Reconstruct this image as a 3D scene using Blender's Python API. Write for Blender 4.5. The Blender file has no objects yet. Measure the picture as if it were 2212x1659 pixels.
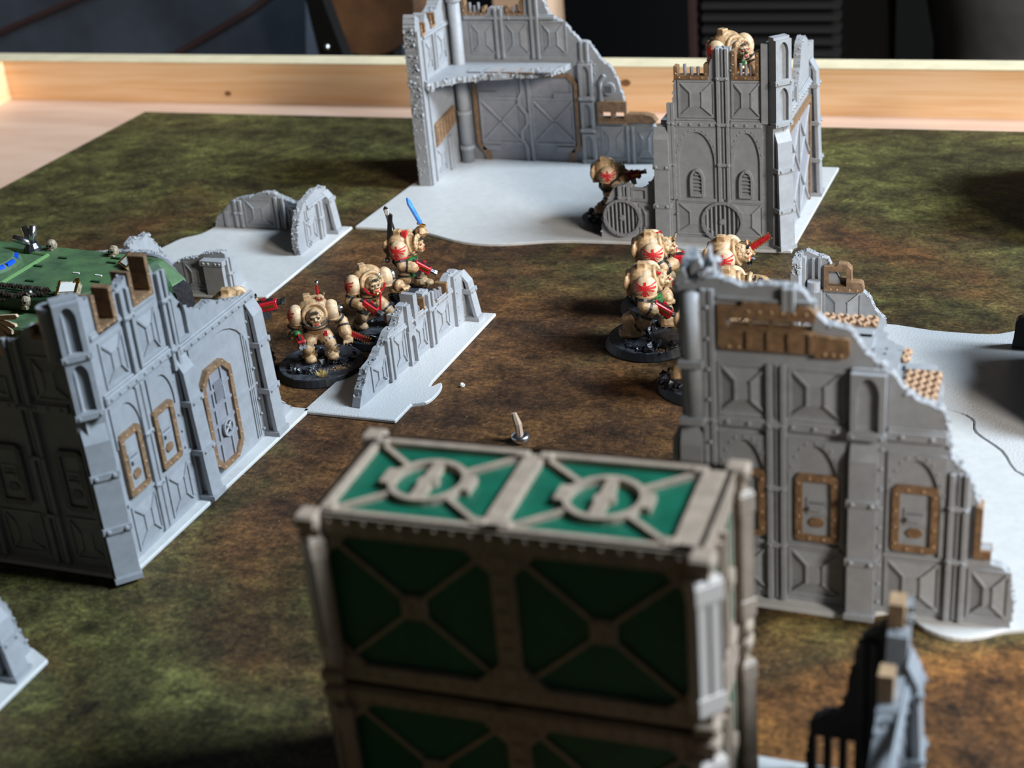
import bpy, bmesh, math, random
from mathutils import Vector, Matrix, Euler
from mathutils.geometry import tessellate_polygon
from mathutils.bvhtree import BVHTree

S = 0.001                      # all numbers below are millimetres
D2R = math.pi / 180
scene = bpy.context.scene
col = scene.collection
rnd = random.Random(7)

# ------------------------------------------------------------------ camera
cam_d = bpy.data.cameras.new('camera')
cam = bpy.data.objects.new('camera', cam_d)
col.objects.link(cam)
yaw, pit, rol = -0.392051426, 0.454949364, 0.0928651481
F = Vector((math.sin(yaw) * math.cos(pit), math.cos(yaw) * math.cos(pit), -math.sin(pit)))
Rt = Vector((math.cos(yaw), -math.sin(yaw), 0))
Dn = F.cross(Rt)
R2 = math.cos(rol) * Rt + math.sin(rol) * Dn
D2 = -math.sin(rol) * Rt + math.cos(rol) * Dn
mw = Matrix((R2, -D2, -F)).transposed().to_4x4()
mw.translation = Vector((0, 0, 250)) * S
cam.matrix_world = mw
cam_d.sensor_fit = 'HORIZONTAL'
cam_d.sensor_width = 17.3
cam_d.lens = 3247.18 / 2212 * 17.3
cam_d.clip_start = 0.01
cam_d.clip_end = 50
cam_d.dof.use_dof = True
cam_d.dof.focus_distance = 0.585
cam_d.dof.aperture_fstop = 7.0
scene.camera = cam

# ------------------------------------------------------------------ world, window light, added fill lamp, exposure
world = bpy.data.worlds.new('world')
scene.world = world
world.use_nodes = True
bg = world.node_tree.nodes['Background']
bg.inputs['Color'].default_value = (1.0, 0.96, 0.90, 1)
bg.inputs['Strength'].default_value = 0.020

def area(name, loc, target, size, size_y, energy, color):
    d = bpy.data.lights.new(name, 'AREA')
    d.shape = 'RECTANGLE'
    d.size, d.size_y = size, size_y
    d.energy = energy
    d.color = color
    o = bpy.data.objects.new(name, d)
    col.objects.link(o)
    o.location = loc
    o.rotation_euler = (Vector(target) - Vector(loc)).to_track_quat('-Z', 'Y').to_euler()
    return o
# daylight through the window on the right-hand side of the room
area('side_light', (1.95, 0.86, 1.86), (-0.2, 0.52, 0.0), 0.85, 0.85, 176, (0.74, 0.88, 1.0))
# weaker warm fill lamp, added to brighten the camera-facing walls
area('side_light', (1.75, -0.80, 1.05), (-0.15, 0.55, 0.05), 0.55, 0.5, 74, (1.0, 0.93, 0.83))
scene.view_settings.view_transform = 'Standard'
scene.view_settings.look = 'None'
scene.view_settings.gamma = 1
scene.view_settings.use_curve_mapping = False
scene.view_settings.exposure = 0.0

# ------------------------------------------------------------------ materials
M = {}
def mat(name, colr, rough=0.55, metal=0.0, spec=0.5, noise=0.0, nscale=400, bump=0.0, bscale=900, col2=None, detail=6, sss=0.0):
    m = bpy.data.materials.new(name)
    m.use_nodes = True
    nt = m.node_tree
    b = nt.nodes['Principled BSDF']
    b.inputs['Roughness'].default_value = rough
    b.inputs['Metallic'].default_value = metal
    b.inputs['Specular IOR Level'].default_value = spec
    b.inputs['Base Color'].default_value = (*colr, 1)
    if sss:
        b.inputs['Subsurface Weight'].default_value = sss
        b.inputs['Subsurface Radius'].default_value = (0.003, 0.003, 0.003)
    if noise or bump:
        tc = nt.nodes.new('ShaderNodeTexCoord')
    if noise:
        n = nt.nodes.new('ShaderNodeTexNoise')
        n.inputs['Scale'].default_value = nscale
        n.inputs['Detail'].default_value = detail
        n.inputs['Roughness'].default_value = 0.65
        nt.links.new(tc.outputs['Object'], n.inputs['Vector'])
        r = nt.nodes.new('ShaderNodeValToRGB')
        c2 = col2 or tuple(max(0, c * (1 - noise)) for c in colr)
        c1 = colr if col2 else tuple(min(1, c * (1 + noise * 0.5)) for c in colr)
        r.color_ramp.elements[0].position = 0.36
        r.color_ramp.elements[1].position = 0.62
        r.color_ramp.elements[0].color = (*c2, 1)
        r.color_ramp.elements[1].color = (*c1, 1)
        nt.links.new(n.outputs['Fac'], r.inputs['Fac'])
        nt.links.new(r.outputs['Color'], b.inputs['Base Color'])
    if bump:
        n2 = nt.nodes.new('ShaderNodeTexNoise')
        n2.inputs['Scale'].default_value = bscale
        n2.inputs['Detail'].default_value = 3
        nt.links.new(tc.outputs['Object'], n2.inputs['Vector'])
        bp = nt.nodes.new('ShaderNodeBump')
        bp.inputs['Strength'].default_value = bump
        bp.inputs['Distance'].default_value = 0.0004
        nt.links.new(n2.outputs['Fac'], bp.inputs['Height'])
        nt.links.new(bp.outputs['Normal'], b.inputs['Normal'])
    M[name] = m
    return m

def layered_plastic(name, colr, rough):
    """Printed plastic: very fine horizontal layer lines as relief."""
    m = mat(name, colr, rough, noise=0.10, nscale=260, spec=0.4)
    nt = m.node_tree
    b = nt.nodes['Principled BSDF']
    tc = nt.nodes.new('ShaderNodeTexCoord')
    w = nt.nodes.new('ShaderNodeTexWave')
    w.bands_direction = 'Z'
    w.inputs['Scale'].default_value = 620
    w.inputs['Distortion'].default_value = 0.4
    nt.links.new(tc.outputs['Object'], w.inputs['Vector'])
    bp = nt.nodes.new('ShaderNodeBump')
    bp.inputs['Strength'].default_value = 0.12
    bp.inputs['Distance'].default_value = 0.0002
    nt.links.new(w.outputs['Fac'], bp.inputs['Height'])
    nt.links.new(bp.outputs['Normal'], b.inputs['Normal'])
    return m

layered_plastic('grey', (0.285, 0.298, 0.322), 0.5)
layered_plastic('dark_grey', (0.16, 0.165, 0.19), 0.4)
layered_plastic('purple_grey', (0.25, 0.252, 0.285), 0.4)
mat('brown', (0.215, 0.13, 0.072), 0.5, noise=0.35, nscale=500)
mat('white_base', (0.50, 0.505, 0.51), 0.42, bump=0.10, bscale=1600, noise=0.06, nscale=300)
mat('glitter_base', (0.50, 0.505, 0.515), 0.30, bump=0.55, bscale=1500, spec=0.6)
mat('bone', (0.40, 0.255, 0.135), 0.48, noise=0.45, nscale=420)
mat('bone_light', (0.54, 0.39, 0.25), 0.5, noise=0.3, nscale=420)
mat('bone_head', (0.45, 0.30, 0.165), 0.5, noise=0.7, nscale=800)
mat('red', (0.42, 0.012, 0.02), 0.32, noise=0.3, nscale=500)
mat('red_paint', (0.50, 0.02, 0.025), 0.45, noise=0.2, nscale=600)
mat('green_cloth', (0.02, 0.13, 0.03), 0.55, noise=0.4, nscale=500)
mat('gold', (0.75, 0.42, 0.12), 0.3, metal=1.0)
mat('silver', (0.62, 0.63, 0.67), 0.28, metal=1.0, noise=0.35, nscale=700)
mat('gunmetal', (0.10, 0.10, 0.11), 0.35, metal=0.8, noise=0.4, nscale=700)
mat('black_paint', (0.018, 0.018, 0.022), 0.4, noise=0.4, nscale=500)
mat('base_top', (0.06, 0.066, 0.082), 0.5, noise=0.6, nscale=300, col2=(0.016, 0.017, 0.02), bump=0.6)
mat('rock', (0.028, 0.03, 0.038), 0.28, noise=0.7, nscale=420, bump=0.8, bscale=700)
mat('rim', (0.012, 0.013, 0.016), 0.5)
mat('straw', (0.55, 0.40, 0.14), 0.7, noise=0.4, nscale=300)
mat('sand', (0.38, 0.22, 0.11), 0.8, noise=0.5, nscale=800)
mat('blue_blade', (0.03, 0.16, 0.72), 0.25, noise=0.5, nscale=160, col2=(0.10, 0.30, 0.80))
mat('white_paint', (0.75, 0.75, 0.72), 0.4)
mat('pink_rock', (0.30, 0.23, 0.23), 0.6, noise=0.5, nscale=200)
mat('tank_green', (0.085, 0.165, 0.07), 0.5, noise=0.55, nscale=90, col2=(0.048, 0.085, 0.048))
mat('tank_edge', (0.14, 0.28, 0.10), 0.5)
mat('lit_tan', (0.60, 0.52, 0.47), 0.25)  # paler copy of tan: glare painted onto one corner post
mat('tank_dark', (0.02, 0.06, 0.022), 0.55, noise=0.4, nscale=150)
mat('blue_glass', (0.01, 0.10, 0.75), 0.12)
mat('chain', (0.11, 0.085, 0.07), 0.35, metal=0.7, noise=0.5, nscale=500)
mat('skull', (0.33, 0.27, 0.19), 0.55, noise=0.6, nscale=700)
mat('tan', (0.40, 0.305, 0.235), 0.36, noise=0.18, nscale=250)
mat('cont_green', (0.006, 0.115, 0.066), 0.45, noise=0.2, nscale=120)
mat('felt_blue', (0.028, 0.036, 0.052), 0.75, noise=0.35, nscale=14)
mat('seam', (0.035, 0.017, 0.017), 0.6)
mat('black', (0.005, 0.005, 0.005), 0.8, spec=0.1)
mat('charcoal', (0.022, 0.022, 0.024), 0.5)
mat('worn_leather', (0.17, 0.085, 0.04), 0.5, noise=0.6, nscale=9, col2=(0.06, 0.032, 0.018))
mat('pale_wood', (0.52, 0.36, 0.25), 0.55, noise=0.1, nscale=20)
mat('grey_fabric', (0.11, 0.115, 0.125), 0.6, noise=0.4, nscale=6)
mat('wall_paint', (0.006, 0.006, 0.006), 0.9, spec=0.1)
mat('floor_wood', (0.06, 0.04, 0.03), 0.5, noise=0.4, nscale=10)

def wood(name, light, dark, scale, axis_scale, distort):
    m = bpy.data.materials.new(name)
    m.use_nodes = True
    nt = m.node_tree
    b = nt.nodes['Principled BSDF']
    b.inputs['Roughness'].default_value = 0.5
    tc = nt.nodes.new('ShaderNodeTexCoord')
    mp = nt.nodes.new('ShaderNodeMapping')
    mp.inputs['Scale'].default_value = axis_scale
    nt.links.new(tc.outputs['Object'], mp.inputs['Vector'])
    w = nt.nodes.new('ShaderNodeTexNoise')
    w.inputs['Scale'].default_value = scale
    w.inputs['Detail'].default_value = 5
    w.inputs['Distortion'].default_value = distort
    nt.links.new(mp.outputs['Vector'], w.inputs['Vector'])
    r = nt.nodes.new('ShaderNodeValToRGB')
    r.color_ramp.elements[0].position = 0.35
    r.color_ramp.elements[1].position = 0.60
    r.color_ramp.elements[0].color = (*dark, 1)
    r.color_ramp.elements[1].color = (*light, 1)
    nt.links.new(w.outputs['Fac'], r.inputs['Fac'])
    nt.links.new(r.outputs['Color'], b.inputs['Base Color'])
    M[name] = m
wood('pine', (0.82, 0.56, 0.34), (0.72, 0.43, 0.21), 9, (1.1, 6, 26), 0.6)
wood('plywood', (0.63, 0.43, 0.325), (0.55, 0.355, 0.26), 6, (2.2, 9, 6), 0.4)
mat('pine_end', (0.72, 0.62, 0.42), 0.55, noise=0.1, nscale=60)
mat('knot', (0.22, 0.10, 0.045), 0.5, noise=0.3, nscale=300)

def mat_print():
    """Printed gaming mat: mud, moss and orange-brown earth, brightened at the near right."""
    m = bpy.data.materials.new('mud_print')
    m.use_nodes = True
    nt = m.node_tree
    L = nt.links.new
    b = nt.nodes['Principled BSDF']
    b.inputs['Roughness'].default_value = 0.62
    b.inputs['Specular IOR Level'].default_value = 0.3
    tc = nt.nodes.new('ShaderNodeTexCoord')
    def noise(scale, detail=8, rough=0.7, loc=(0, 0, 0), dist=0.0, sc=(1, 1, 1)):
        mp = nt.nodes.new('ShaderNodeMapping')
        mp.inputs['Location'].default_value = loc
        mp.inputs['Scale'].default_value = sc
        L(tc.outputs['Object'], mp.inputs['Vector'])
        n = nt.nodes.new('ShaderNodeTexNoise')
        n.inputs['Scale'].default_value = scale
        n.inputs['Detail'].default_value = detail
        n.inputs['Roughness'].default_value = rough
        n.inputs['Distortion'].default_value = dist
        L(mp.outputs['Vector'], n.inputs['Vector'])
        return n.outputs['Fac']
    def ramp(fac, stops):
        r = nt.nodes.new('ShaderNodeValToRGB')
        e = r.color_ramp.elements
        while len(e) < len(stops):
            e.new(0.5)
        for k, (p, c) in enumerate(stops):
            e[k].position = p
            e[k].color = (*c, 1) if isinstance(c, tuple) else (c, c, c, 1)
        L(fac, r.inputs['Fac'])
        return r.outputs['Color']
    def mix(f, a, c, mode='MIX'):
        x = nt.nodes.new('ShaderNodeMix')
        x.data_type = 'RGBA'
        x.blend_type = mode
        if isinstance(f, float):
            x.inputs[0].default_value = f
        else:
            L(f, x.inputs[0])
        for s, v in ((6, a), (7, c)):
            if isinstance(v, tuple):
                x.inputs[s].default_value = (*v, 1)
            else:
                L(v, x.inputs[s])
        return x.outputs[2]
    earth = ramp(noise(24, 11, 0.74, dist=0.3, sc=(1, 1.15, 1)), [(0.30, (0.016, 0.010, 0.007)), (0.44, (0.066, 0.031, 0.014)), (0.58, (0.135, 0.062, 0.022)), (0.74, (0.24, 0.120, 0.036))])
    moss = ramp(noise(30, 11, 0.76, (3, 1, 0), 0.3, (1, 1.2, 1)), [(0.32, (0.018, 0.016, 0.008)), (0.50, (0.074, 0.066, 0.022)), (0.66, (0.155, 0.155, 0.045)), (0.78, (0.23, 0.16, 0.05))])
    # moss grows towards the mat's borders, bare earth lies in the middle
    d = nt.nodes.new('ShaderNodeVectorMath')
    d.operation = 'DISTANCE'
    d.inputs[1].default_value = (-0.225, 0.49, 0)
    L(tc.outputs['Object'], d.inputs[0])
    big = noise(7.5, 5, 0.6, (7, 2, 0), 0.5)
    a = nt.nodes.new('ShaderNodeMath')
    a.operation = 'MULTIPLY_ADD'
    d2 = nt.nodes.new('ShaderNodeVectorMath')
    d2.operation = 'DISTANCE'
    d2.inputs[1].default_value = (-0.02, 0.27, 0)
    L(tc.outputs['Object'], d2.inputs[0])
    def scaled(x, k):
        q = nt.nodes.new('ShaderNodeMath')
        q.operation = 'MULTIPLY'
        L(x, q.inputs[0])
        q.inputs[1].default_value = k
        return q.outputs[0]
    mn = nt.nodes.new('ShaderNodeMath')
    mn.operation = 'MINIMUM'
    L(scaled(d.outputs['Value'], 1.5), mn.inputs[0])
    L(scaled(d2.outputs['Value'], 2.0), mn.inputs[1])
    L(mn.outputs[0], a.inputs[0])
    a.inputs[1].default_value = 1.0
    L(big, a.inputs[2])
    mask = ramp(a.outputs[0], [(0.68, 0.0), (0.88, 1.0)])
    lit_orange = ramp(scaled(d2.outputs['Value'], 5.0), [(0.15, 1.0), (0.75, 0.0)])  # orange tint plus painted brightening, as if closer to the light
    earth = mix(lit_orange, earth, mix(1.0, earth, (1.9, 1.75, 1.35), 'MULTIPLY'))
    c = mix(mask, earth, moss)
    speck = ramp(noise(520, 4, 0.85, (1, 5, 0)), [(0.38, 0.30), (0.54, 1.0), (0.68, 1.8)])
    c = mix(0.9, c, speck, 'MULTIPLY')
    mid = ramp(noise(85, 9, 0.78, (9, 9, 0), 0.4, (1, 1.4, 1)), [(0.36, 0.22), (0.52, 0.95), (0.68, 1.7)])
    c = mix(0.9, c, mid, 'MULTIPLY')
    dark = ramp(noise(15, 7, 0.7, (4, 8, 0), 0.8), [(0.34, 0.30), (0.46, 1.0)])
    c = mix(0.85, c, dark, 'MULTIPLY')
    fleck = ramp(noise(950, 2, 0.6, (2, 3, 0)), [(0.70, 0.0), (0.76, 1.0)])
    c = mix(fleck, c, (0.42, 0.34, 0.16))
    L(c, b.inputs['Base Color'])
    M['mud_print'] = m
mat_print()

# ------------------------------------------------------------------ geometry helpers
class MB:
    def __init__(s):
        s.v, s.f = [], []
        s.brown = None
    def add(s, vs, fs):
        o = len(s.v)
        s.v += [Vector(p) for p in vs]
        s.f += [tuple(i + o for i in f) for f in fs]
        return s
    def box(s, x0, y0, z0, x1, y1, z1, P=None):
        q = [(x0, y0, z0), (x1, y0, z0), (x1, y1, z0), (x0, y1, z0), (x0, y0, z1), (x1, y0, z1), (x1, y1, z1), (x0, y1, z1)]
        if P:
            q = [P(*p) for p in q]
        return s.add(q, [(3, 2, 1, 0), (4, 5, 6, 7), (0, 1, 5, 4), (1, 2, 6, 5), (2, 3, 7, 6), (3, 0, 4, 7)])
    def obox(s, c, size, rot=None, taper=1.0):
        """Box centred on c, turned by rot; taper narrows its top."""
        h = [k / 2 for k in size]
        q = []
        for z in (-1, 1):
            t = taper if z > 0 else 1
            for x, y in ((-1, -1), (1, -1), (1, 1), (-1, 1)):
                p = Vector((x * h[0] * t, y * h[1] * t, z * h[2]))
                if rot is not None:
                    p = rot @ p
                q.append(p + Vector(c))
        return s.add(q, [(3, 2, 1, 0), (4, 5, 6, 7), (0, 1, 5, 4), (1, 2, 6, 5), (2, 3, 7, 6), (3, 0, 4, 7)])
    def prism(s, loops, n0, n1, P):
        """Extrude a polygon (or outline plus holes) between n0 and n1; P maps (u, v, n) to a point."""
        if not isinstance(loops[0][0], (tuple, list)):
            loops = [loops]
        flat = [p for l in loops for p in l]
        tri = tessellate_polygon([[Vector((p[0], p[1], 0)) for p in l] for l in loops])
        k = len(flat)
        vs = [P(p[0], p[1], n0) for p in flat] + [P(p[0], p[1], n1) for p in flat]
        fs = [tuple(t) for t in tri] + [tuple(i + k for i in reversed(t)) for t in tri]
        o = 0
        for l in loops:
            m = len(l)
            for i in range(m):
                a, c = o + i, o + (i + 1) % m
                fs.append((a, c, c + k, a + k))
            o += m
        return s.add(vs, fs)
    def tube(s, pts, r, seg=6, cap=True):
        pts = [Vector(p) for p in pts]
        rs = r if isinstance(r, (list, tuple)) else [r] * len(pts)
        vs, fs = [], []
        for i, p in enumerate(pts):
            t = (pts[min(i + 1, len(pts) - 1)] - pts[max(i - 1, 0)])
            t = t.normalized() if t.length > 1e-9 else Vector((0, 0, 1))
            a = t.cross(Vector((0, 0, 1)))
            if a.length < 0.05:
                a = t.cross(Vector((0, 1, 0)))
            a.normalize()
            b = t.cross(a)
            for k in range(seg):
                g = 2 * math.pi * (k + 0.5) / seg
                vs.append(p + rs[i] * (math.cos(g) * a + math.sin(g) * b))
        for i in range(len(pts) - 1):
            for k in range(seg):
                k2 = (k + 1) % seg
                fs.append((i * seg + k, i * seg + k2, (i + 1) * seg + k2, (i + 1) * seg + k))
        if cap:
            fs.append(tuple(reversed(range(seg))))
            fs.append(tuple((len(pts) - 1) * seg + k for k in range(seg)))
        return s.add(vs, fs)
    def ball(s, c, r, seg=10, rings=6, rot=None):
        r = r if isinstance(r, (tuple, list)) else (r, r, r)
        vs, fs = [], []
        def put(x, y, z):
            p = Vector((x * r[0], y * r[1], z * r[2]))
            if rot is not None:
                p = rot @ p
            vs.append(p + Vector(c))
        put(0, 0, -1)
        for i in range(1, rings):
            f = -math.pi / 2 + math.pi * i / rings
            for k in range(seg):
                g = 2 * math.pi * k / seg
                put(math.cos(f) * math.cos(g), math.cos(f) * math.sin(g), math.sin(f))
        put(0, 0, 1)
        n = len(vs) - 1
        for k in range(seg):
            k2 = (k + 1) % seg
            fs.append((0, 1 + k2, 1 + k))
            fs.append((n, n - seg + k, n - seg + k2))
            for i in range(rings - 2):
                a = 1 + i * seg
                fs.append((a + k, a + k2, a + seg + k2, a + seg + k))
        return s.add(vs, fs)
    def rivet(s, P, u, v, n, r=0.55):
        vs, fs = [], []
        for k in range(6):
            g = math.pi * k / 3
            vs.append(P(u + r * math.cos(g), v + r * math.sin(g), n))
        for k in range(6):
            g = math.pi * k / 3
            vs.append(P(u + 0.6 * r * math.cos(g), v + 0.6 * r * math.sin(g), n + r * 0.75))
        fs = [(k, (k + 1) % 6, 6 + (k + 1) % 6, 6 + k) for k in range(6)] + [(6, 7, 8, 9, 10, 11)]
        return s.add(vs, fs)
    def lathe(s, prof, c=(0, 0, 0), seg=24, jit=0, R=None):
        vs, fs = [], []
        for (r, z) in prof:
            for k in range(seg):
                g = 2 * math.pi * k / seg
                q = r * (1 + (R.uniform(-jit, jit) if R else 0))
                vs.append((c[0] + q * math.cos(g), c[1] + q * math.sin(g), c[2] + z))
        for i in range(len(prof) - 1):
            for k in range(seg):
                k2 = (k + 1) % seg
                fs.append((i * seg + k, i * seg + k2, (i + 1) * seg + k2, (i + 1) * seg + k))
        fs.append(tuple(reversed(range(seg))))
        fs.append(tuple((len(prof) - 1) * seg + k for k in range(seg)))
        return s.add(vs, fs)
    def lump(s, c, r, R, flat=1.0):
        """Angular pebble: a jittered, squashed icosahedron-like ball."""
        o = len(s.v)
        s.ball(c, (r, r * R.uniform(0.7, 1.1), r * flat), 6, 4, Euler((R.uniform(0, 6), R.uniform(0, 6), R.uniform(0, 6))).to_matrix() if flat == 1.0 else None)
        for i in range(o, len(s.v)):
            s.v[i] += Vector((R.uniform(-1, 1), R.uniform(-1, 1), R.uniform(-1, 1))) * r * 0.45
        return s
    def mesh(s, name, org=(0, 0, 0), smooth=False):
        me = bpy.data.meshes.new(name)
        o = Vector(org)
        me.from_pydata([((p - o) * S)[:] for p in s.v], [], s.f)
        bm = bmesh.new()
        bm.from_mesh(me)
        bmesh.ops.recalc_face_normals(bm, faces=bm.faces)
        bm.to_mesh(me)
        bm.free()
        if smooth:
            for p in me.polygons:
                p.use_smooth = True
        return me
    def build(s, name, m, parent=None, org=None, smooth=False, bevel=0.0):
        if org is None:
            org = ORG.get(parent.name if parent else '', (0, 0, 0))
        me = s.mesh(name, org, smooth)
        me.materials.append(M[m])
        o = bpy.data.objects.new(name, me)
        col.objects.link(o)
        if parent:
            o.parent = parent
            ORG[o.name] = org
        if bevel:
            bv = o.modifiers.new('edge', 'BEVEL')
            bv.width = bevel * S
            bv.segments = 1
            bv.limit_method = 'ANGLE'
        return o
ORG = {}

def tag(o, label=None, cat=None, group=None, kind=None):
    for k, v in (('label', label), ('category', cat), ('group', group), ('kind', kind)):
        if v:
            o[k] = v
    return o

def thing(name, loc, label, cat, group=None, rot=0.0, local=False):
    o = bpy.data.objects.new(name, None)
    o.empty_display_size = 0.01
    col.objects.link(o)
    o.location = Vector(loc) * S
    o.rotation_euler = (0, 0, rot)
    ORG[o.name] = (0, 0, 0) if local else tuple(loc)
    return tag(o, label, cat, group)

def structure(o, kind='structure'):
    o['kind'] = kind
    return o
XYZ = lambda x, y, z: (x, y, z)

# ------------------------------------------------------------------ kit of ruin pieces
def jag(pts, R, step=1.3, amp=0.55):
    """Break up the segments of a polyline whose start point carries a third item."""
    out = []
    for i, p in enumerate(pts):
        out.append((p[0], p[1]))
        if len(p) > 2 and i + 1 < len(pts):
            q = pts[i + 1]
            n = max(1, int(math.hypot(q[0] - p[0], q[1] - p[1]) / step))
            for k in range(1, n):
                t = k / n
                out.append((p[0] + (q[0] - p[0]) * t + R.uniform(-amp, amp) * p[2], p[1] + (q[1] - p[1]) * t + R.uniform(-amp, amp) * p[2]))
    return out

def lancet(u0, u1, v0, v1, k=5, spring=None):
    """Pointed-arch outline, counter-clockwise."""
    w = u1 - u0
    vs = spring if spring is not None else v1 - w * 0.85
    h = v1 - vs
    pts = [(u0, v0), (u1, v0), (u1, vs)]
    for i in range(1, k):
        t = i / k
        pts.append((u1 - w / 2 * (1 - math.cos(t * math.pi / 2)) , vs + h * math.sin(t * math.pi / 2) ** 1.15))
    pts.append(((u0 + u1) / 2, v1))
    for i in range(k - 1, 0, -1):
        t = i / k
        pts.append((u0 + w / 2 * (1 - math.cos(t * math.pi / 2)), vs + h * math.sin(t * math.pi / 2) ** 1.15))
    pts.append((u0, vs))
    return pts

def circle(cu, cv, r, k=24):
    return [(cu + r * math.cos(2 * math.pi * i / k), cv + r * math.sin(2 * math.pi * i / k)) for i in range(k)]

def rrect(u0, v0, u1, v1, c):
    return [(u0 + c, v0), (u1 - c, v0), (u1, v0 + c), (u1, v1 - c), (u1 - c, v1), (u0 + c, v1), (u0, v1 - c), (u0, v0 + c)]

class Wall:
    def __init__(s, root, o, u, n, riv, seed=1, m='grey'):
        s.root, s.m, s.riv = root, m, riv
        riv.brown = riv.brown or MB()
        s.rb = riv.brown
        s.R = random.Random(seed)
        ox, oy = o
        s.P = lambda a, v, k: (ox + a * u[0] + k * n[0], oy + a * u[1] + k * n[1], v)
    def mk(s, name, mb, m=None, parent=None, **k):
        return mb.build(name, m or s.m, parent or s.root, **k)
    def slab(s, top, z0=1.5, th=3.2, name='wall'):
        pts = jag(top, s.R)
        poly = [(pts[0][0], z0)] + pts + [(pts[-1][0], z0)]
        return s.mk(name, MB().prism(poly, -th, 0, s.P))
    def rubble(s, top, th=3.2, dens=1.0, size=0.8):
        """Crumbled bits along a broken edge."""
        mb = MB()
        for i in range(len(top) - 1):
            p, q = top[i], top[i + 1]
            if len(p) < 3:
                continue
            n = int(math.hypot(q[0] - p[0], q[1] - p[1]) * dens)
            for k in range(n):
                t = s.R.random()
                mb.lump(s.P(p[0] + (q[0] - p[0]) * t, p[1] + (q[1] - p[1]) * t - .15, s.R.uniform(-th, 0.2)), size * s.R.uniform(0.35, 0.85), s.R)
        if mb.v:
            tag(s.mk('rubble_edge', mb), kind='stuff')
    def xpanel(s, u0, v0, u1, v1, n=0.0, d=0.9, inx=0.33, iny=0.3):
        """Sunk panel with raised centre square and ridges to its corners."""
        mb = MB()
        a, b = u0 + (u1 - u0) * inx, u1 - (u1 - u0) * inx
        c, e = v0 + (v1 - v0) * iny, v1 - (v1 - v0) * iny
        q = [(u0, v0), (u1, v0), (u1, v1), (u0, v1)]
        w = [(a, c), (b, c), (b, e), (a, e)]
        P = s.P
        vs = [P(x, y, n) for x, y in q] + [P(x, y, n + d) for x, y in w]
        mb.add(vs, [(0, 1, 5, 4), (1, 2, 6, 5), (2, 3, 7, 6), (3, 0, 4, 7), (4, 5, 6, 7)])
        for (x, y), (x2, y2) in zip(q, w):
            mb.tube([P(x, y, n + 0.25), P(x2, y2, n + d + 0.15)], 0.42, 4)
        for x in (a, b):
            mb.tube([P(x, c, n + d + 0.1), P(x, e, n + d + 0.1)], 0.38, 4)
        for x, y in w:
            s.riv.rivet(P, x, y, n + d + 0.2, 0.5)
        t = 0.7
        mb.prism([[(u0 - t, v0 - t), (u1 + t, v0 - t), (u1 + t, v1 + t), (u0 - t, v1 + t)], [(u0 + .2, v0 + .2), (u0 + .2, v1 - .2), (u1 - .2, v1 - .2), (u1 - .2, v0 + .2)]], 0, n + 0.5, P)
        return s.mk('panel', mb)
    def pilaster(s, u, v0, v1, w=5.2, ties=(), n=1.6):
        mb = MB()
        mb.box(u - w / 2, v0, 0, u - w / 2 + 1.5, v1, n, s.P)
        mb.box(u + w / 2 - 1.5, v0, 0, u + w / 2, v1, n, s.P)
        mb.box(u - w / 2 + 1.5, v0, 0, u + w / 2 - 1.5, v1, 0.35, s.P)
        mb.box(u - 0.45, v0, 0.3, u + 0.45, v1, 0.9, s.P)
        for t in ties:
            mb.box(u - w / 2 - .2, t - 0.7, 0, u + w / 2 + .2, t + 0.7, n + 0.35, s.P)
            for k in (-1, 1):
                s.riv.rivet(s.P, u + k * (w / 2 - 0.75), t, n + 0.35, 0.6)
        return s.mk('pilaster', mb, bevel=.35)
    def course(s, u0, u1, v, h=2.8, step=4.4, n=1.3):
        mb = MB().box(u0, v - h / 2, 0, u1, v + h / 2, n, s.P)
        mb.box(u0, v + h / 2, 0, u1, v + h / 2 + 0.8, n * 0.6, s.P)
        k = max(1, int((u1 - u0) / step))
        for i in range(k):
            s.riv.rivet(s.P, u0 + (i + 0.5) * (u1 - u0) / k, v, n, 0.75)
        return s.mk('string_course', mb, bevel=.3)
    def arch(s, u0, u1, v0, v1, inset=1.2, rivets=True, n=0.85, spring=None, vtop=None):
        """Raised plate with a pointed arch cut out of it."""
        a = lancet(u0 + inset, u1 - inset, v0, v1, 6, spring)
        vt = vtop if vtop is not None else v1 + 1.6
        arc = a[2:]
        poly = [(u0, v0), (u0 + inset, v0)] + list(reversed(arc)) + [(u1 - inset, v0), (u1, v0), (u1, vt), (u0, vt)]
        mb = MB().prism(poly, 0, n, s.P)
        if rivets:
            for i in range(1, len(arc) - 1):
                x, y = arc[i]
                cx = (u0 + u1) / 2
                s.riv.rivet(s.P, x + (0.9 if x > cx else -0.9 if x < cx else 0), y + 0.9, n, 0.42)
        return s.mk('arch', mb)
    def buttress(s, u, top, w=8.0, d=6.0, z0=1.5, collars=(18, 36), slope=5.0):
        """Sloping pier: front plate over a narrower core, with riveted collars."""
        t = 1.5
        zt = z0 + top
        prof_o = [(d, z0), (d, z0 + 2), (d * 0.93, z0 + 2), (d * 0.55, zt - slope), (0.4, zt)]
        prof_i = [(d - t, z0), (d - t, z0 + 2), (d * 0.93 - t, z0 + 2), (d * 0.55 - t, zt - slope), (0, zt - t)]
        poly = prof_o + list(reversed(prof_i))
        mb = MB()
        Q = lambda a, b, c: s.P(u + c, b, a)
        mb.prism(poly, -w / 2, w / 2, Q)
        core = [(0, z0)] + prof_i + [(0, zt - t - 0.05)]
        mb.prism([(0, z0)] + [(max(0.05, a), b) for a, b in prof_i], -w / 2 + 1.7, w / 2 - 1.7, Q)
        mb.prism([(0, z0), (0.9, z0), (0.9, zt - 2), (0, zt - 1)], -w / 2, w / 2, Q)
        mb.box(u - w / 2 - .5, z0, 0, u + w / 2 + .5, z0 + 1.7, d + 0.5, s.P)
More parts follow.
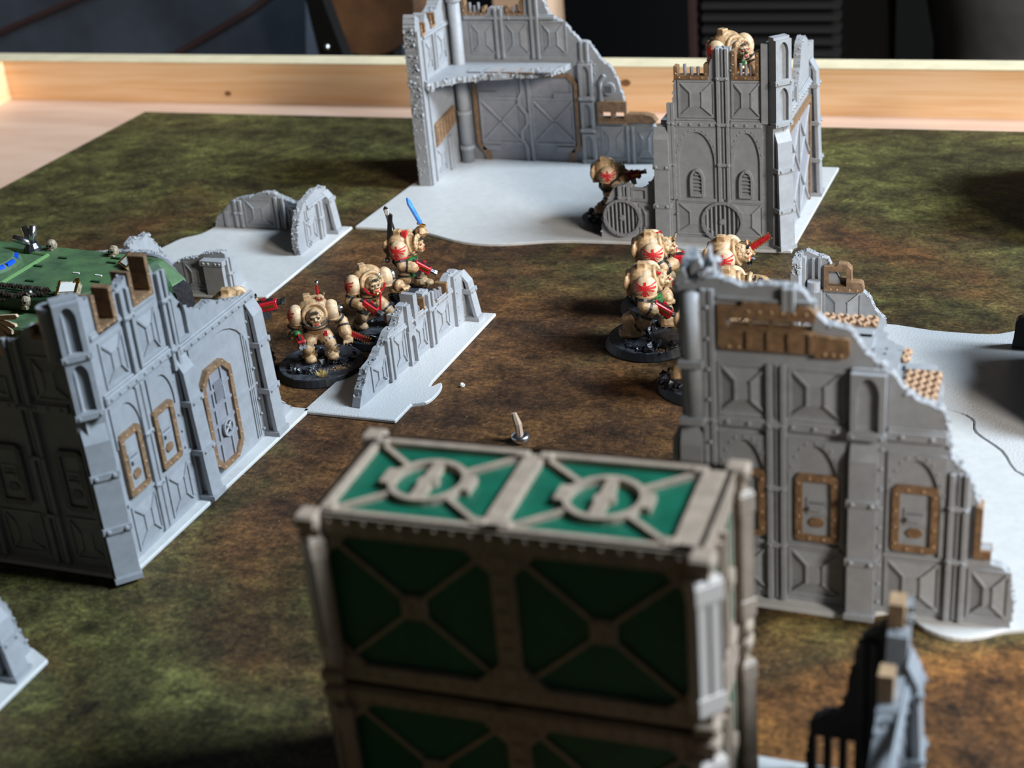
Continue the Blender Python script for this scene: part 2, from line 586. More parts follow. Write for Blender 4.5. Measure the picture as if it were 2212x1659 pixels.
        o = s.mk('buttress', mb)
        for cz in collars:
            if cz > top - 4:
                continue
            f = (cz - 2) / max(1, top - slope - 2)
            dd = d * (0.93 + (0.55 - 0.93) * f)
            cb = MB().box(u - w / 2 - .6, z0 + cz - 1, 0, u + w / 2 + .6, z0 + cz + 1, dd + 0.6, s.P)
            s.mk('collar', cb, parent=o)
            for k in (-1, 1):
                s.riv.rivet(s.P, u + k * w * 0.36, z0 + cz, dd + 0.6, 0.8)
        return o
    def crenel(s, u0, u1, v0, v1l, v1r, t=1.7, th=3.6, bars=0, m='brown'):
        """Broken window: U-shaped frame left standing, with stubs of its bars."""
        poly = [(u0, v0), (u1, v0), (u1, v1r), (u1 - t, v1r), (u1 - t, v0 + t), (u0 + t, v0 + t), (u0 + t, v1l), (u0, v1l)]
        poly2 = jag([(u0, v0), (u1, v0), (u1, v1r, 0.6), (u1 - t, v1r - .4), (u1 - t, v0 + t), (u0 + t, v0 + t), (u0 + t, v1l - .3, 0.6), (u0, v1l)], s.R)
        o = s.mk('broken_window_frame', MB().prism(poly2, -th, 0.7, s.P), m)
        for i in range(3):
            s.rb.rivet(s.P, u0 + (i + .5) * (u1 - u0) / 3, v0 + t / 2, 0.7, 0.42)
        for v in range(int(v0 + 3), int(min(v1l, v1r)), 4):
            s.rb.rivet(s.P, u0 + t / 2, v, 0.7, 0.42)
            s.rb.rivet(s.P, u1 - t / 2, v, 0.7, 0.42)
        for i in range(bars):
            u = u0 + t + (i + 1) * (u1 - u0 - 2 * t) / (bars + 1)
            s.mk('bar', MB().tube([s.P(u, v0 + t - .3, -1.4), s.P(u, v0 + t + s.R.uniform(2.6, 5.0), -1.4)], 0.75, 6), 'purple_grey', o)
        return o
    def vent(s, u, v0, v1, w=6.4, slats=6):
        """Louvred lancet window."""
        out = lancet(u - w / 2, u + w / 2, v0, v1, 5)
        inn = lancet(u - w / 2 + 1.1, u + w / 2 - 1.1, v0 + 1.1, v1 - 1.3, 5)
        o = s.mk('louvred_window', MB().prism([out, list(reversed(inn))], 0, 1.5, s.P), 'grey')
        s.mk('backing', MB().prism([(a, b) for a, b in inn], 0.02, 0.2, s.P), 'dark_grey', o)
        for i in range(slats):
            v = v0 + 1.6 + i * (v1 - v0 - 4.2) / (slats - 1)
            ww = w / 2 - 1.1 - (0.9 if i == slats - 1 else 0)
            mb = MB().prism([(0.15, v), (1.1, v - .5), (1.1, v), (0.15, v + .55)], -ww, ww, lambda a, b, c: s.P(u + c, b, a))
            s.mk('slat', mb, 'purple_grey', o)
        for k in (-1, 1):
            s.riv.rivet(s.P, u + k * (w / 2 - .55), v0 + .6, 1.5, 0.4)
        s.riv.rivet(s.P, u, v1 - .7, 1.5, 0.5)
        return o
    def grate(s, u, v, r, bars=8, m='dark_grey'):
        o = s.mk('round_grate', MB().prism([circle(u, v, r, 28), list(reversed(circle(u, v, r - 1.3, 28)))], 0, 2.0, s.P), 'purple_grey')
        s.mk('disc', MB().prism(circle(u, v, r - 1.2, 28), 0.05, 0.4, s.P), m, o)
        for i in range(bars):
            x = -r + 1.4 + (i + 0.5) * (2 * r - 2.8) / bars
            h = math.sqrt(max(0.2, (r - 1.2) ** 2 - x * x))
            s.mk('bar', MB().tube([s.P(u + x, v - h, 1.0), s.P(u + x, v + h, 1.0)], 0.42, 5), 'grey', o)
        s.mk('hub', MB().prism(circle(u, v, 1.3, 8), 0.3, 1.8, s.P), 'grey', o)
        for k in range(10):
            g = 2 * math.pi * k / 10
            s.riv.rivet(s.P, u + (r - .65) * math.cos(g), v + (r - .65) * math.sin(g), 2.0, 0.45)
        return o
    def hatch(s, u0, v0, u1, v1, c=0.9, frame='brown', t=1.9):
        """Brown-framed service hatch with slot handle and oval plate."""
        o = s.mk('hatch', MB().prism(rrect(u0 + .3, v0 + .3, u1 - .3, v1 - .3, c), 0.02, 0.7, s.P))
        inner = rrect(u0 + t, v0 + t, u1 - t, v1 - t, 0.4)
        s.mk('hatch_frame', MB().prism([rrect(u0, v0, u1, v1, c), list(reversed(inner))], 0.05, 1.5, s.P), frame, o)
        w, h, cu = u1 - u0, v1 - v0, (u0 + u1) / 2
        s.mk('plate', MB().box(cu - w * .24, v0 + h * .40, .6, cu + w * .24, v0 + h * .66, 1.0, s.P), None, o)
        s.mk('handle', MB().box(cu - w * .17, v0 + h * .48, .9, cu + w * .17, v0 + h * .53, 1.9, s.P), None, o)
        s.mk('slot', MB().box(cu - w * .17, v0 + h * .57, .9, cu + w * .17, v0 + h * .60, 1.15, s.P), 'dark_grey', o)
        s.mk('oval_plate', MB().prism(rrect(cu - w * .17, v0 + h * .22, cu + w * .17, v0 + h * .36, w * .08), .6, 1.15, s.P), frame, o)
        for a in range(4):
            f = (a + .5) / 4
            for uu in (u0 + t / 2, u1 - t / 2):
                s.rb.rivet(s.P, uu, v0 + h * f, 1.5, 0.42)
        for a in range(2):
            for vv in (v0 + t / 2, v1 - t / 2):
                s.rb.rivet(s.P, u0 + w * (a + 1) / 3, vv, 1.5, 0.42)
        return o
    def niche_column(s, u0, u1, v0, v1, levels, d=4.5, m=None):
        """Square column with a pointed niche on its face at every level."""
        mb = MB().box(u0, v0, -3, u1, v1, d - 1.6, s.P)
        o = s.mk('column', mb)
        for a, b in levels:
            inn = lancet(u0 + 1.5, u1 - 1.5, a + 1.2, b - 1.0, 5)
            s.mk('niche', MB().prism([[(u0, a), (u1, a), (u1, b), (u0, b)], list(reversed(inn))], d - 1.6, d, s.P), None, o)
            s.mk('band', MB().box(u0 - .5, a - 1.1, -1, u1 + .5, a + .7, d + .6, s.P), None, o)
            for k in (u0 + .6, u1 - .6):
                s.riv.rivet(s.P, k, a - .2, d + .6, 0.55)
        return o
    def rivets_line(s, pts, n=0.0, r=0.5, brown=False):
        for u, v in pts:
            (s.rb if brown else s.riv).rivet(s.P, u, v, n, r)

def close_rivets(root, riv, m='grey'):
    tag(riv.build('rivets', m, root), kind='stuff')
    if riv.brown and riv.brown.v:
        tag(riv.brown.build('frame_rivets', 'brown_light', root), kind='stuff')

def smooth_poly(pts, k=3):
    n = len(pts)
    out = []
    for i in range(n):
        p0, p1, p2, p3 = pts[i - 1], pts[i], pts[(i + 1) % n], pts[(i + 2) % n]
        if len(p1) > 2:            # ragged run: Catmull-Rom
            for j in range(k):
                t = j / k
                out.append(tuple(0.5 * (2 * p1[a] + (p2[a] - p0[a]) * t + (2 * p0[a] - 5 * p1[a] + 4 * p2[a] - p3[a]) * t * t + (-p0[a] + 3 * p1[a] - 3 * p2[a] + p3[a]) * t ** 3) for a in (0, 1)))
        else:
            out.append((p1[0], p1[1]))
    return out

def base_plate(root, pts, m='white_base', h=1.5, z0=0.0):
    return MB().prism(smooth_poly(pts, 4), z0, z0 + h, lambda u, v, n: (u, v, n)).build('base_plate', m, root, bevel=0.35)

# ------------------------------------------------------------------ setting and tray
def build_setting():
    structure(MB().box(-1700, -700, -760, 1500, 1900, -740).build('floor', 'floor_wood'))
    structure(MB().box(-1700, 1900, -760, 1500, 1930, 1700).build('wall_back', 'wall_paint'))
    t = thing('table', (-250, 300, -26), 'dark table carrying the wooden gaming tray', 'table')
    MB().box(-760, -180, -50, 300, 900, -26).build('table_top', 'charcoal', t)
    for x, y in ((-720, -140), (230, -140), (-720, 830), (230, 830)):
        MB().box(x, y, -740, x + 50, y + 50, -50).build('leg', 'charcoal', t)
    # shallow pine tray
    t = thing('gaming_tray', (-250, 300, -26), 'shallow pine-edged plywood tray under the battle mat', 'tray')
    MB().box(-697, -80, -22, 210, 832, -2.2).build('tray_bottom', 'plywood', t)
    b = MB().box(-721, 832, -26, 232, 850, 24.5).build('back_board', 'pine', t, bevel=0.6)
    MB().box(-721, -80, -26, -697, 832, 24.5).build('side_board', 'pine', t, bevel=0.6)
    MB().box(210, -80, -26, 232, 832, 24.5).build('side_board', 'pine', t, bevel=0.6)
    MB().box(-721, 831.4, 24.4, 232, 850.2, 25.2).build('board_edge', 'pine_end', t)
    for x, z, r in ((-254.4, 15.2, 2.0), (-524, 4.6, 1.6)):
        MB().prism([(x + r * 1.5 * math.cos(a * .5236), z + r * math.sin(a * .5236)) for a in range(12)], 0, 0.25, lambda u, v, n: (u, 831.85 - n, v)).build('knot', 'knot', b)
    m = MB().box(-570.5, -70, -2.0, 200, 803.5, 0.0).build('battle_mat', 'mud_print', bevel=0.3)
    tag(m, 'printed gaming mat of mud and moss lying in the tray', 'mat')

def build_background():
    # dark blue quilted back of a seat, far left
    t = thing('sofa', (-900, 1180, -740), 'dark blue-grey sofa with brown seams behind the tray', 'sofa')
    pl = lambda u, v, n: (u, 1100 + n + (v - 5) * 0.25, v)
    cuts = [-1250, -905, -742, -592]
    mb = MB().prism([(-1250, -740), (-606, -740), (-592, 60), (-592, 140), (-1250, 140)], 0, 220, pl)
    body = mb.build('sofa_back', 'felt_blue', t, bevel=12)
    for (a, b) in (((-960, -36), (-640, 60)), ((-748, -46), (-560, 34)), ((-1100, -60), (-940, -30))):
        MB().tube([pl(a[0], a[1], -1), pl((a[0] + b[0]) / 2, (a[1] + b[1]) / 2 + 4, -2), pl(min(b[0], -594), b[1], -1)], 3.2, 6).build('seam', 'seam', t)
    # black bracket with a bright bolt
    t = thing('steel_bracket', (-512, 955, -740), 'black slanting bracket with one bright round bolt', 'bracket')
    MB().prism([(-519, -740), (-480, -740), (-484, -60), (-498.6, -1), (-511, 45), (-528, 120), (-540, 120), (-522.5, 38), (-518, -2)], 0, 12, lambda u, v, n: (u, 950 + n, v)).build('arm', 'black', t)
    MB().ball((-510.6, 949, 5.0), (2.6, 2, 2.6), 12, 8).build('bolt', 'silver', t, smooth=True)
    # worn brown round seat
    t = thing('stool', (-502, 1010, -740), 'worn brown round leather stool behind the tray', 'stool')
    MB().prism(circle(-503, 26, 41, 40), 0, 26, lambda u, v, n: (u, 1000 + n, v)).build('seat', 'worn_leather', t, bevel=4)
    MB().box(-520, 1006, -740, -486, 1022, -10).build('pedestal', 'black', t)
    # pale post
    t = tag(MB().box(-441, 1100, -740, -397, 1140, 300).build('wooden_post', 'pale_wood'), 'pale wooden post seen above the gate ruin', 'post')
    # black louvred heater
    t = thing('heater', (-225, 1180, -740), 'black louvred heater standing behind the tower ruin', 'heater')
    MB().box(-284, 1130, -740, -150, 1240, 120).build('housing', 'black', t)
    for k in range(13):
        z = -60 + k * 9
        MB().prism([(0, z), (-9, z - 3), (-9, z + 1), (0, z + 3)], -280, -176, lambda a, b, c: (c, 1130 + a, b)).build('louvre', 'charcoal', t)
    MB().box(-289.5, 1118, -740, -285, 1132, 140).build('edge_trim', 'seam', t)
    # grey rounded bin on the right
    t = thing('waste_bin', (-60, 1190, -740), 'grey rounded bin behind the right end of the tray', 'bin')
    MB().lathe([(70, -740), (72, -700), (76, -50), (86, 0), (98, 50), (110, 160)], (-40, 1200, 0), 40).build('body', 'grey_fabric', t, smooth=True)
    MB().lathe([(111, 150), (113, 154), (113, 164), (109, 168)], (-40, 1200, 0), 40).build('rim', 'charcoal', t, smooth=True)
build_setting()
build_background()

# tall unseen box, added to keep the fill lamp off the foreground
t = thing('shade_box', (150, 60, 0), 'tall dark box added outside the picture at near right to shade the foreground', 'box')
MB().box(100, -60, 0, 170, 185, 380).build('shade_body', 'charcoal', t, bevel=1)
MB().box(98, -62, 300, 172, 187, 384).build('shade_cap', 'black', t, bevel=1)
mat('brown_light', (0.45, 0.29, 0.17), 0.5, noise=0.2, nscale=400)
mat('near_black', (0.014, 0.014, 0.016), 0.5, noise=0.3, nscale=200)  # near-black colour for the end-on front wall and right-edge ruin

# ------------------------------------------------------------------ ruins
def back_ruin():
    t = thing('ruined_fortress', (-223, 675, 0), 'large grey ruin at the back with closed gate and corner tower', 'ruin', 'grey ruins on the mat')
    riv = MB()
    base_plate(t, [(-331.5, 620), (-302, 619.4, 1), (-290, 616, 1), (-270, 607.8, 1), (-251, 607.4, 1), (-226, 615, 1), (-204, 617, 1), (-182, 617.6, 1), (-160, 613, 1), (-140, 616), (-116.8, 617.4), (-114.5, 732), (-326, 732)])
    # --- tower front, facing the camera
    w = Wall(t, (0, 622), (1, 0), (0, -1), riv, 11)
    top = [(-205.5, 2, .8), (-204.5, 14, .8), (-201, 21, .8), (-198, 26.5, .5), (-192, 27.5, .8), (-187, 25, .9), (-183, 27, .8), (-178.5, 32, .4), (-177, 55, .5), (-171.5, 57, .8), (-169.5, 66, .6), (-168.5, 77.5), (-153.2, 77.5), (-153, 80.5, .8), (-150.4, 90, .8), (-143.6, 90, .5), (-143.4, 77.5), (-131, 77.5), (-130.8, 89.5, .5), (-128.5, 92, .8), (-121, 93.5)]
    w.slab(top)
    w.rubble(top)
    w.mk('plinth', MB().box(-178, 1.5, 0, -122, 4.3, 1.2, w.P))
    for a, b in ((-166.2, -151.2), (-142.6, -130.6)):
        w.xpanel(a, 60.2, b, 75.4)
    w.xpanel(-168.5, 6, -151.5, 20.5)
    w.xpanel(-143.5, 6, -130.5, 20.5)
    w.pilaster(-147, 21, 90, 5.4, (38.5, 56.7, 77))
    w.pilaster(-170.3, 22, 66, 3.2, (38, 57))
    w.pilaster(-193.5, 20, 27, 5.6, (21.5,))
    w.course(-168.5, -150, 56.7)
    w.course(-144, -130, 56.7)
    w.mk('sill_band', MB().box(-168.5, 21.2, 0, -130, 22.6, 0.9, w.P))
    for a, b in ((-168.6, -150), (-144, -130)):
        w.arch(a, b, 22.6, 53.2, vtop=55.4, spring=40)
    w.vent(-159.3, 23.6, 36.5)
    w.vent(-137.3, 23.6, 36.5)
    w.grate(-148.2, 12.2, 9.5)
    w.grate(-194.6, 12.0, 9.0)
    w.mk('window', MB().prism([rrect(-190.4, 20, -182.4, 26.5, .4), list(reversed(rrect(-189.2, 21.2, -183.6, 25.4, .2)))], 0, .9, w.P), 'purple_grey')
    w.xpanel(-186, 5, -179, 18)
    w.crenel(-168.4, -153.4, 76.4, 82.2, 83.5, bars=3)
    w.crenel(-143.2, -131.2, 76.4, 89, 88.5, bars=3)
    w.buttress(-174.8, 53.5, 6.6, 5.2)
    w.rivets_line([(-129.8, v) for v in range(6, 90, 9)], 0.2, .55)
    w.rivets_line([(-168.8, v) for v in range(6, 54, 9)], 0.9, .55)
    # --- tower side, facing right
    r = Wall(t, (-122, 0), (0, 1), (1, 0), riv, 12)
    top = [(622, 93.5), (626, 92, .9), (631, 82, .7), (634, 76.5, .9), (643, 69, .9), (650, 66, 1), (656, 61, 1), (661, 63, .9), (666, 70, .9), (670, 80, .9), (676, 82, .9), (682, 80, .9), (686, 76, .8), (700, 74)]
    r.slab([(622.5, 93.5)] + top[1:])
    r.rubble(top)
    r.course(630, 690, 57.5)
    r.niche_column(625, 632, 57, 66, [])
    r.pilaster(653, 56, 66, 4.5)
    r.xpanel(634.5, 60, 648, 68)
    f = r.mk('gate', MB().box(633, 2, 0.1, 684, 50.5, 0.7, r.P), 'purple_grey')
    r.mk('gate_frame', MB().prism([(631.5, 1.5), (634, 1.5), (634, 49.5), (683.5, 49.5), (683.5, 1.5), (686, 1.5), (686, 52), (631.5, 52)], 0, 1.7, r.P), 'brown', f)
    for a, b in ((635, 657.5), (659.5, 682.5)):
        for v0, v1 in ((3, 24), (26, 48)):
            for p, q in (((a, v0), (b, v1)), ((a, v1), (b, v0))):
                r.mk('brace', MB().tube([r.P(*p, 1.0), r.P(*q, 1.0)], .7, 5), 'grey', f)
    r.mk('rail', MB().box(657.6, 2, .6, 659.4, 49.5, 1.6, r.P), 'grey', f)
    r.buttress(692, 66, 7.6, 6.0, collars=(18, 36, 54))
    # corner column and buttress set diagonally across the corner
    q = math.sqrt(.5)
    c = Wall(t, (-122.2, 622.2), (q, q), (q, -q), riv, 13)
    c.niche_column(-3.9, 3.9, 57.5, 95, [(58, 74.5), (76, 94)], 2.4)
    c.buttress(0, 53.5, 7.4, 5.6)
    c.mk('corner_pier', MB().box(-4.4, 1.5, -4, 4.4, 57, .6, c.P))
    w.mk('corner_post', MB().box(-130.2, 57.5, 0, -127.4, 92, 1.4, w.P))
    r.mk('corner_post', MB().box(627.6, 57.5, 0, 630, 84, 1.4, r.P))
    MB().box(-176, 625.2, 55.4, -125.2, 662, 57).build('tower_floor', 'grey', t)
    # --- gate wall, inner face towards the camera
    g = Wall(t, (0, 728), (1, 0), (0, -1), riv, 15)
    top = [(-323, 84, .9), (-318.5, 92, .8), (-312, 93, .8), (-309.8, 80), (-296, 80), (-295, 83, .4), (-286, 83.5), (-285.8, 79), (-275.6, 79), (-275, 89, .7), (-270.5, 92.5, .8), (-265, 88, .8), (-262.3, 80, 1), (-254, 75, 1), (-246, 66, 1), (-241, 65, 1), (-236, 57, 1), (-230, 52, 1), (-226.5, 44, .9), (-223.5, 32, .5), (-223, 27, .3), (-212, 26, .9), (-207.5, 20, .9), (-206, 13, .9), (-207, 1.6)]
    pts = jag(top, g.R)
    holes = [[(-236.6, 26), (-236.6, 29.5), (-231, 29.5), (-231, 26)], [(-229.6, 26), (-229.6, 29.5), (-223.8, 29.5), (-223.8, 26)]]
    g.mk('wall', MB().prism([[(pts[0][0], 1.5)] + pts + [(pts[-1][0] + .1, 1.5)]] + holes, -3.2, 0, g.P))
    g.rubble(top)
    for a, b in ((-305.5, -292.5), (-286.2, -273.6), (-266.4, -253.6)):
        g.xpanel(a, 59.5, b, 75.5)
    g.course(-309, -258.5, 78, 1.8, 99)
    g.pilaster(-289.4, 57, 83, 4.6)
    g.pilaster(-269.8, 57, 91, 4.6)
    g.pilaster(-243.8, 55, 66, 4.6)
    g.crenel(-309.6, -296.6, 79, 88, 84, bars=3)
    g.crenel(-285.4, -275.8, 79, 84.5, 87, bars=2)
    # gate leaves in a brown eight-sided frame
    gate = g.mk('gate', MB().prism([(-304.5, 1.5), (-252.5, 1.5), (-252.5, 47), (-304.5, 47)], .05, .5, g.P), 'purple_grey')
    out = [(-303, 1.5), (-300, 1.5), (-300.5, 6), (-305.6, 11), (-305.6, 43), (-302, 47), (-254, 47), (-250.4, 43), (-250.4, 11), (-255.5, 6), (-256, 1.5), (-253, 1.5), (-252.4, 5), (-248.4, 10), (-248.4, 44), (-253, 49), (-303, 49), (-307.6, 44), (-307.6, 10), (-303.6, 5)]
    g.mk('gate_frame', MB().prism(out, 0, 1.5, g.P), 'brown', gate)
    for a, b in ((-304.3, -281.3), (-274.5, -251.7)):
        for p, q in (((a + 1, 12), (b, 34)), ((a + 1, 34), (b, 12))):
            g.mk('brace', MB().tube([g.P(*p, .9), g.P(*q, .9)], .65, 5), 'grey', gate)
        for v in (11, 35.5):
            g.mk('rail', MB().box(a, v - .5, .5, b, v + .5, 1.1, g.P), 'grey', gate)
        g.mk('stile', MB().box(a, 11, .5, a + .9, 35.5, 1.2, g.P), 'grey', gate)
        g.mk('stile', MB().box(b - .9, 2, .5, b, 46, 1.0, g.P), 'purple_grey', gate)
        for v in (8.3, 37.5):
            o = a + (0 if a < -290 else 12.5)
            h = g.mk('hinge', MB().box(o, v - 1.4, .5, o + 10, v + 1.4, 1.5, g.P), 'purple_grey', gate)
    zig = [(-278.5, 1.5), (-278.5, 9), (-281, 13), (-281, 18), (-277.5, 22), (-277.5, 27), (-281.5, 32), (-281.5, 36), (-279.5, 39), (-279.5, 46)]
    g.mk('interlock_seam', MB().prism([(u - .8, v) for u, v in zig] + [(u + .8, v) for u, v in reversed(zig)], .5, 1.7, g.P), 'grey', gate)
    g.mk('centre_strip', MB().box(-276.5, 1.5, .5, -274.8, 46, 1.6, g.P), 'grey', gate)
    # column of three niches, dial, brown window and brown cap
    g.niche_column(-247.2, -240, 1.5, 56, [(2.5, 17.5), (19.5, 34.5), (36.5, 54.5)], 2.6)
    g.rivets_line([(-238.9, v) for v in range(4, 56, 5)], 0.2, .6)
    d = g.mk('dial', MB().prism(circle(-231.6, 41.5, 3.4, 16), 0, 1.6, g.P))
    for k in range(5):
        g.mk('bar', MB().box(-233.6 + k * .85, 39.6, 1.5, -233.2 + k * .85, 43.4, 2.0, g.P), 'dark_grey', d)
    g.mk('pipe', MB().tube([g.P(-236, 34, 1), g.P(-236, 45, 1), g.P(-233.5, 48.5, 1)], 1.2, 8))
    b = g.mk('window_frame', MB().prism([[(-238, 23.5), (-222.5, 23.5), (-222.5, 35), (-238, 35)], [(-236.6, 26), (-236.6, 29.5), (-231, 29.5), (-231, 26)], [(-229.6, 26), (-229.6, 29.5), (-223.8, 29.5), (-223.8, 26)]], .1, 2.2, g.P), 'brown')
    g.mk('ledge', MB().box(-237.5, 23.4, 0, -222.6, 24.6, 3.0, g.P), 'brown', b)
    g.mk('cap', MB().prism([(-222.4, 23.6), (-208, 23.6), (-206.8, 24.6), (-209, 27.4), (-213, 28.4), (-222.4, 28.4)], -3.4, 1.6, g.P), 'brown')
    g.xpanel(-236.5, 4, -224.5, 20.5)
    g.xpanel(-218, 4, -208.5, 20.5)
    g.pilaster(-221.2, 2, 22, 4.4)
    # --- left wall, inner face towards the right
    l = Wall(t, (-316.5, 0), (0, 1), (1, 0), riv, 16)
    top = [(681, 1.6), (680.6, 28, .7), (681.5, 55, .9), (682, 84, .9), (684.5, 90, .9), (688, 87, .4), (688.5, 79), (693, 79), (693.4, 83, .8), (697, 88, .7), (701, 80), (706, 80), (706.5, 86, .8), (713, 88, .8), (717, 92, .8), (724, 95)]
    l.slab(top, th=6.5)
    l.rubble(top, 6.5)
    l.rubble([(681, 3, 1), (680.6, 84, 1)], 6.5, .9, 1.0)
    l.crenel(688.2, 693.6, 78, 84, 84, 1.2, 5)
    l.crenel(700.8, 706.6, 79, 86, 86, 1.2, 5)
    l.mk('post', MB().box(681.6, 2, 0, 685, 82, 1.3, l.P))
    l.mk('post', MB().box(688.5, 2, 0, 690.4, 76, 1.0, l.P))
    l.course(690, 726, 77, 1.8, 99)
    l.pilaster(702.5, 58, 77, 4.4)
    l.xpanel(707, 60, 718, 75)
    l.xpanel(692, 60, 699, 75)
    l.xpanel(692, 4, 704, 18)
    l.pilaster(709.5, 2, 20, 4.4)
    l.mk('brown_vent', MB().prism([(691, 19.5), (718, 25), (718, 34), (691, 31)], 0, 1.6, l.P), 'brown')
    for k in range(6):
        l.mk('vent_rib', MB().tube([l.P(693 + k * 4.2, 20.5 + k * .8, 1.7), l.P(693 + k * 4.2, 30 + k * .6, 1.7)], .7, 5), 'brown')
    l.arch(691, 720, 36, 52, spring=42, rivets=False)
    # corner pipe and the broken upper floor
    p = MB().tube([(-311.8, 722.5, 1.5), (-311.8, 722.5, 92)], 3.3, 14).build('corner_pipe', 'grey', t, smooth=True)
    for z in (9, 28, 50, 88):
        MB().tube([(-311.8, 722.5, z), (-311.8, 722.5, z + 2)], 4.1, 14).build('pipe_collar', 'grey', p)
    fl = [(-316, 684), (-313, 683.5, 1), (-308, 690, 1), (-301, 697, 1), (-290, 702, 1), (-279, 704, 1), (-266, 707, 1), (-257, 712, 1), (-252, 719), (-251, 726), (-316, 726)]
    R = random.Random(3)
    f = MB().prism(jag(fl, R, 1.4, .9), 52.2, 55.2, XYZ).build('upper_floor', 'grey', t)
    for k in range(5):
        MB().box(-300 + k * 9.5, 704.5, 55.1, -292.5 + k * 9.5, 712 + k, 55.7).build('floor_grating', 'brown' if k in (1, 2, 3) else 'dark_grey', f)
        for j in range(5):
            MB().box(-299.6 + k * 9.5 + j * 1.5, 704.5, 55.6, -298.9 + k * 9.5 + j * 1.5, 712 + k, 56.1).build('slat', 'grey', f)
    rb = MB()
    for k in range(60):
        q = R.random()
        i = min(int(q * 8), 7)
        a, b2 = fl[i + 0], fl[i + 1]
        s2 = q * 8 - i
        rb.lump((a[0] + (b2[0] - a[0]) * s2, a[1] + (b2[1] - a[1]) * s2, 54 + R.uniform(-2, 2)), R.uniform(.5, 1.2), R)
    tag(rb.build('floor_rubble', 'grey', t), kind='stuff')
    close_rivets(t, riv)

def left_ruin():
    t = thing('ruined_corner_house', (-290, 360, 0), 'tall grey corner ruin at left with brown-framed hatches and rounded door', 'ruin', 'grey ruins on the mat')
    riv = MB()
    base_plate(t, [(-345, 319.5), (-266.2, 319.5), (-262.5, 436), (-276, 436.5, 1), (-288, 428, 1), (-300, 420, 1), (-318, 400, 1), (-334, 392, 1), (-345, 394)])
    f = Wall(t, (0, 323), (1, 0), (0, -1), riv, 21)
    top = [(-342, 44, .8), (-330, 50, .8), (-318, 56, .8), (-306, 64, .9), (-297, 73, .8), (-290, 79, .8), (-284.5, 84, .6), (-283, 82), (-276.6, 82), (-276, 92, .5), (-268.5, 93)]
    f.slab(top)
    f.rubble(top)
    for a, b in ((-311, -297.5), (-286.5, -274.5)):
        f.xpanel(a, 60.5, b, 74 if a > -300 else 66)
        f.xpanel(a, 4.5, b, 18.5)
        f.hatch(a + 1.5, 22, b - .4, 43.5, 1.6, 'dark_grey')
    f.xpanel(-334, 4.5, -320.5, 18.5)
    for u, h in ((-291.8, 80), (-316, 56)):
        f.pilaster(u, 2, h, 5.6, (19.5, 40, 57.5))
    f.course(-342, -276, 57.5)
    f.crenel(-283.2, -276.2, 80.5, 84.2, 90.5, 1.4)
    f.rivets_line([(-273.4, v) for v in range(6, 56, 8)], 0.2, .6)
    # --- long side, facing right
    r = Wall(t, (-269, 0), (0, 1), (1, 0), riv, 22)
    top = [(320, 93), (326, 94, .7), (331, 91, .7), (333.4, 90), (333.6, 79), (344, 79), (344.4, 86, .7), (348, 87, .7), (352.4, 89), (352.6, 79.5), (364.2, 79.5), (364.4, 89, .6), (366.5, 84, .9), (371, 76.5, 1), (374.5, 71, .9), (378, 68.5, 1.1), (383, 64.5, 1.2), (389, 62.5, 1.2), (394, 63, 1.1), (400, 60, .9), (408, 57.6, .4), (421, 53.5, .8), (423, 40, .9), (423.5, 16, .9), (428, 8, 1), (434, 2.5)]
    r.slab(top)
    r.rubble(top, dens=1.4)
    r.course(330, 371, 57.0)
    r.course(371, 420, 54.6, 2.2)
    r.course(330, 364, 77.6, 1.4, 99, .7)
    r.xpanel(333.4, 60.5, 344.6, 74.5)
    r.xpanel(352.6, 60.5, 362.8, 74.5)
    r.pilaster(348.6, 59, 86, 5.0, (77,))
    r.pilaster(346.9, 3, 55, 4.2, (19.5, 38), 1.2)
    r.pilaster(368.4, 50, 84, 4.4, (57, 74))
    r.mk('niche', MB().prism([[(371.2, 57.5), (379.5, 57.5), (379.5, 66), (374, 72), (371.2, 76)], list(reversed(lancet(372.4, 377.4, 58.6, 70.5)))], 0, 1.4, r.P))
    r.crenel(333.6, 344.0, 77.5, 90.2, 89.5, 1.7, 5.5)
    r.crenel(352.8, 364.2, 78.2, 89.8, 91.5, 1.7, 5.5)
    r.hatch(331.6, 22.6, 342.6, 44.0)
    r.hatch(350.2, 22.0, 361.4, 43.0)
    r.xpanel(332, 4.2, 344.4, 18.6, d=.7)
    r.xpanel(352.2, 4.2, 364, 18.6, d=.7)
    for a, b in ((331, 345.5), (351.2, 364.8)):
        r.arch(a, b, 40, 52.6, rivets=False, spring=43, n=.6, inset=.8)
    r.arch(376, 412, 30, 51, rivets=False, spring=38, n=.6, inset=1.0, vtop=53.4)
    r.rivets_line([(364.9 + .2, v) for v in range(5, 56, 6)], .2, .6)
    r.rivets_line([(376.2, v) for v in range(5, 30, 6)], .2, .6)
    r.rivets_line([(412.4, v) for v in range(5, 50, 6)], .6, .6)
    for k in range(3):
        r.mk('moulding', MB().box(408.2 + k * 1.2, 3, 0, 408.9 + k * 1.2, 50, .5, r.P))
    r.mk('sill_band', MB().box(396.8, 22.5, 0, 414, 23.4, .6, r.P))
    r.mk('sill_band', MB().box(330, 20.2, 0, 375, 21.2, .6, r.P))
    # rounded door with a wheel
    o = r.mk('bulkhead_door', MB().prism(rrect(379, 5.5, 396, 41.5, 4), 0.02, .9, r.P), 'purple_grey')
    r.mk('door_frame', MB().prism([rrect(378, 4.5, 397, 42.5, 4.6), list(reversed(rrect(380, 6.5, 395, 40.5, 3.6)))], 0, 1.9, r.P), 'brown', o)
    for v in (14.5, 21, 27.5, 34):
        r.mk('rib', MB().box(380.4, v - .55, .8, 394.6, v + .55, 1.6, r.P), 'purple_grey', o)
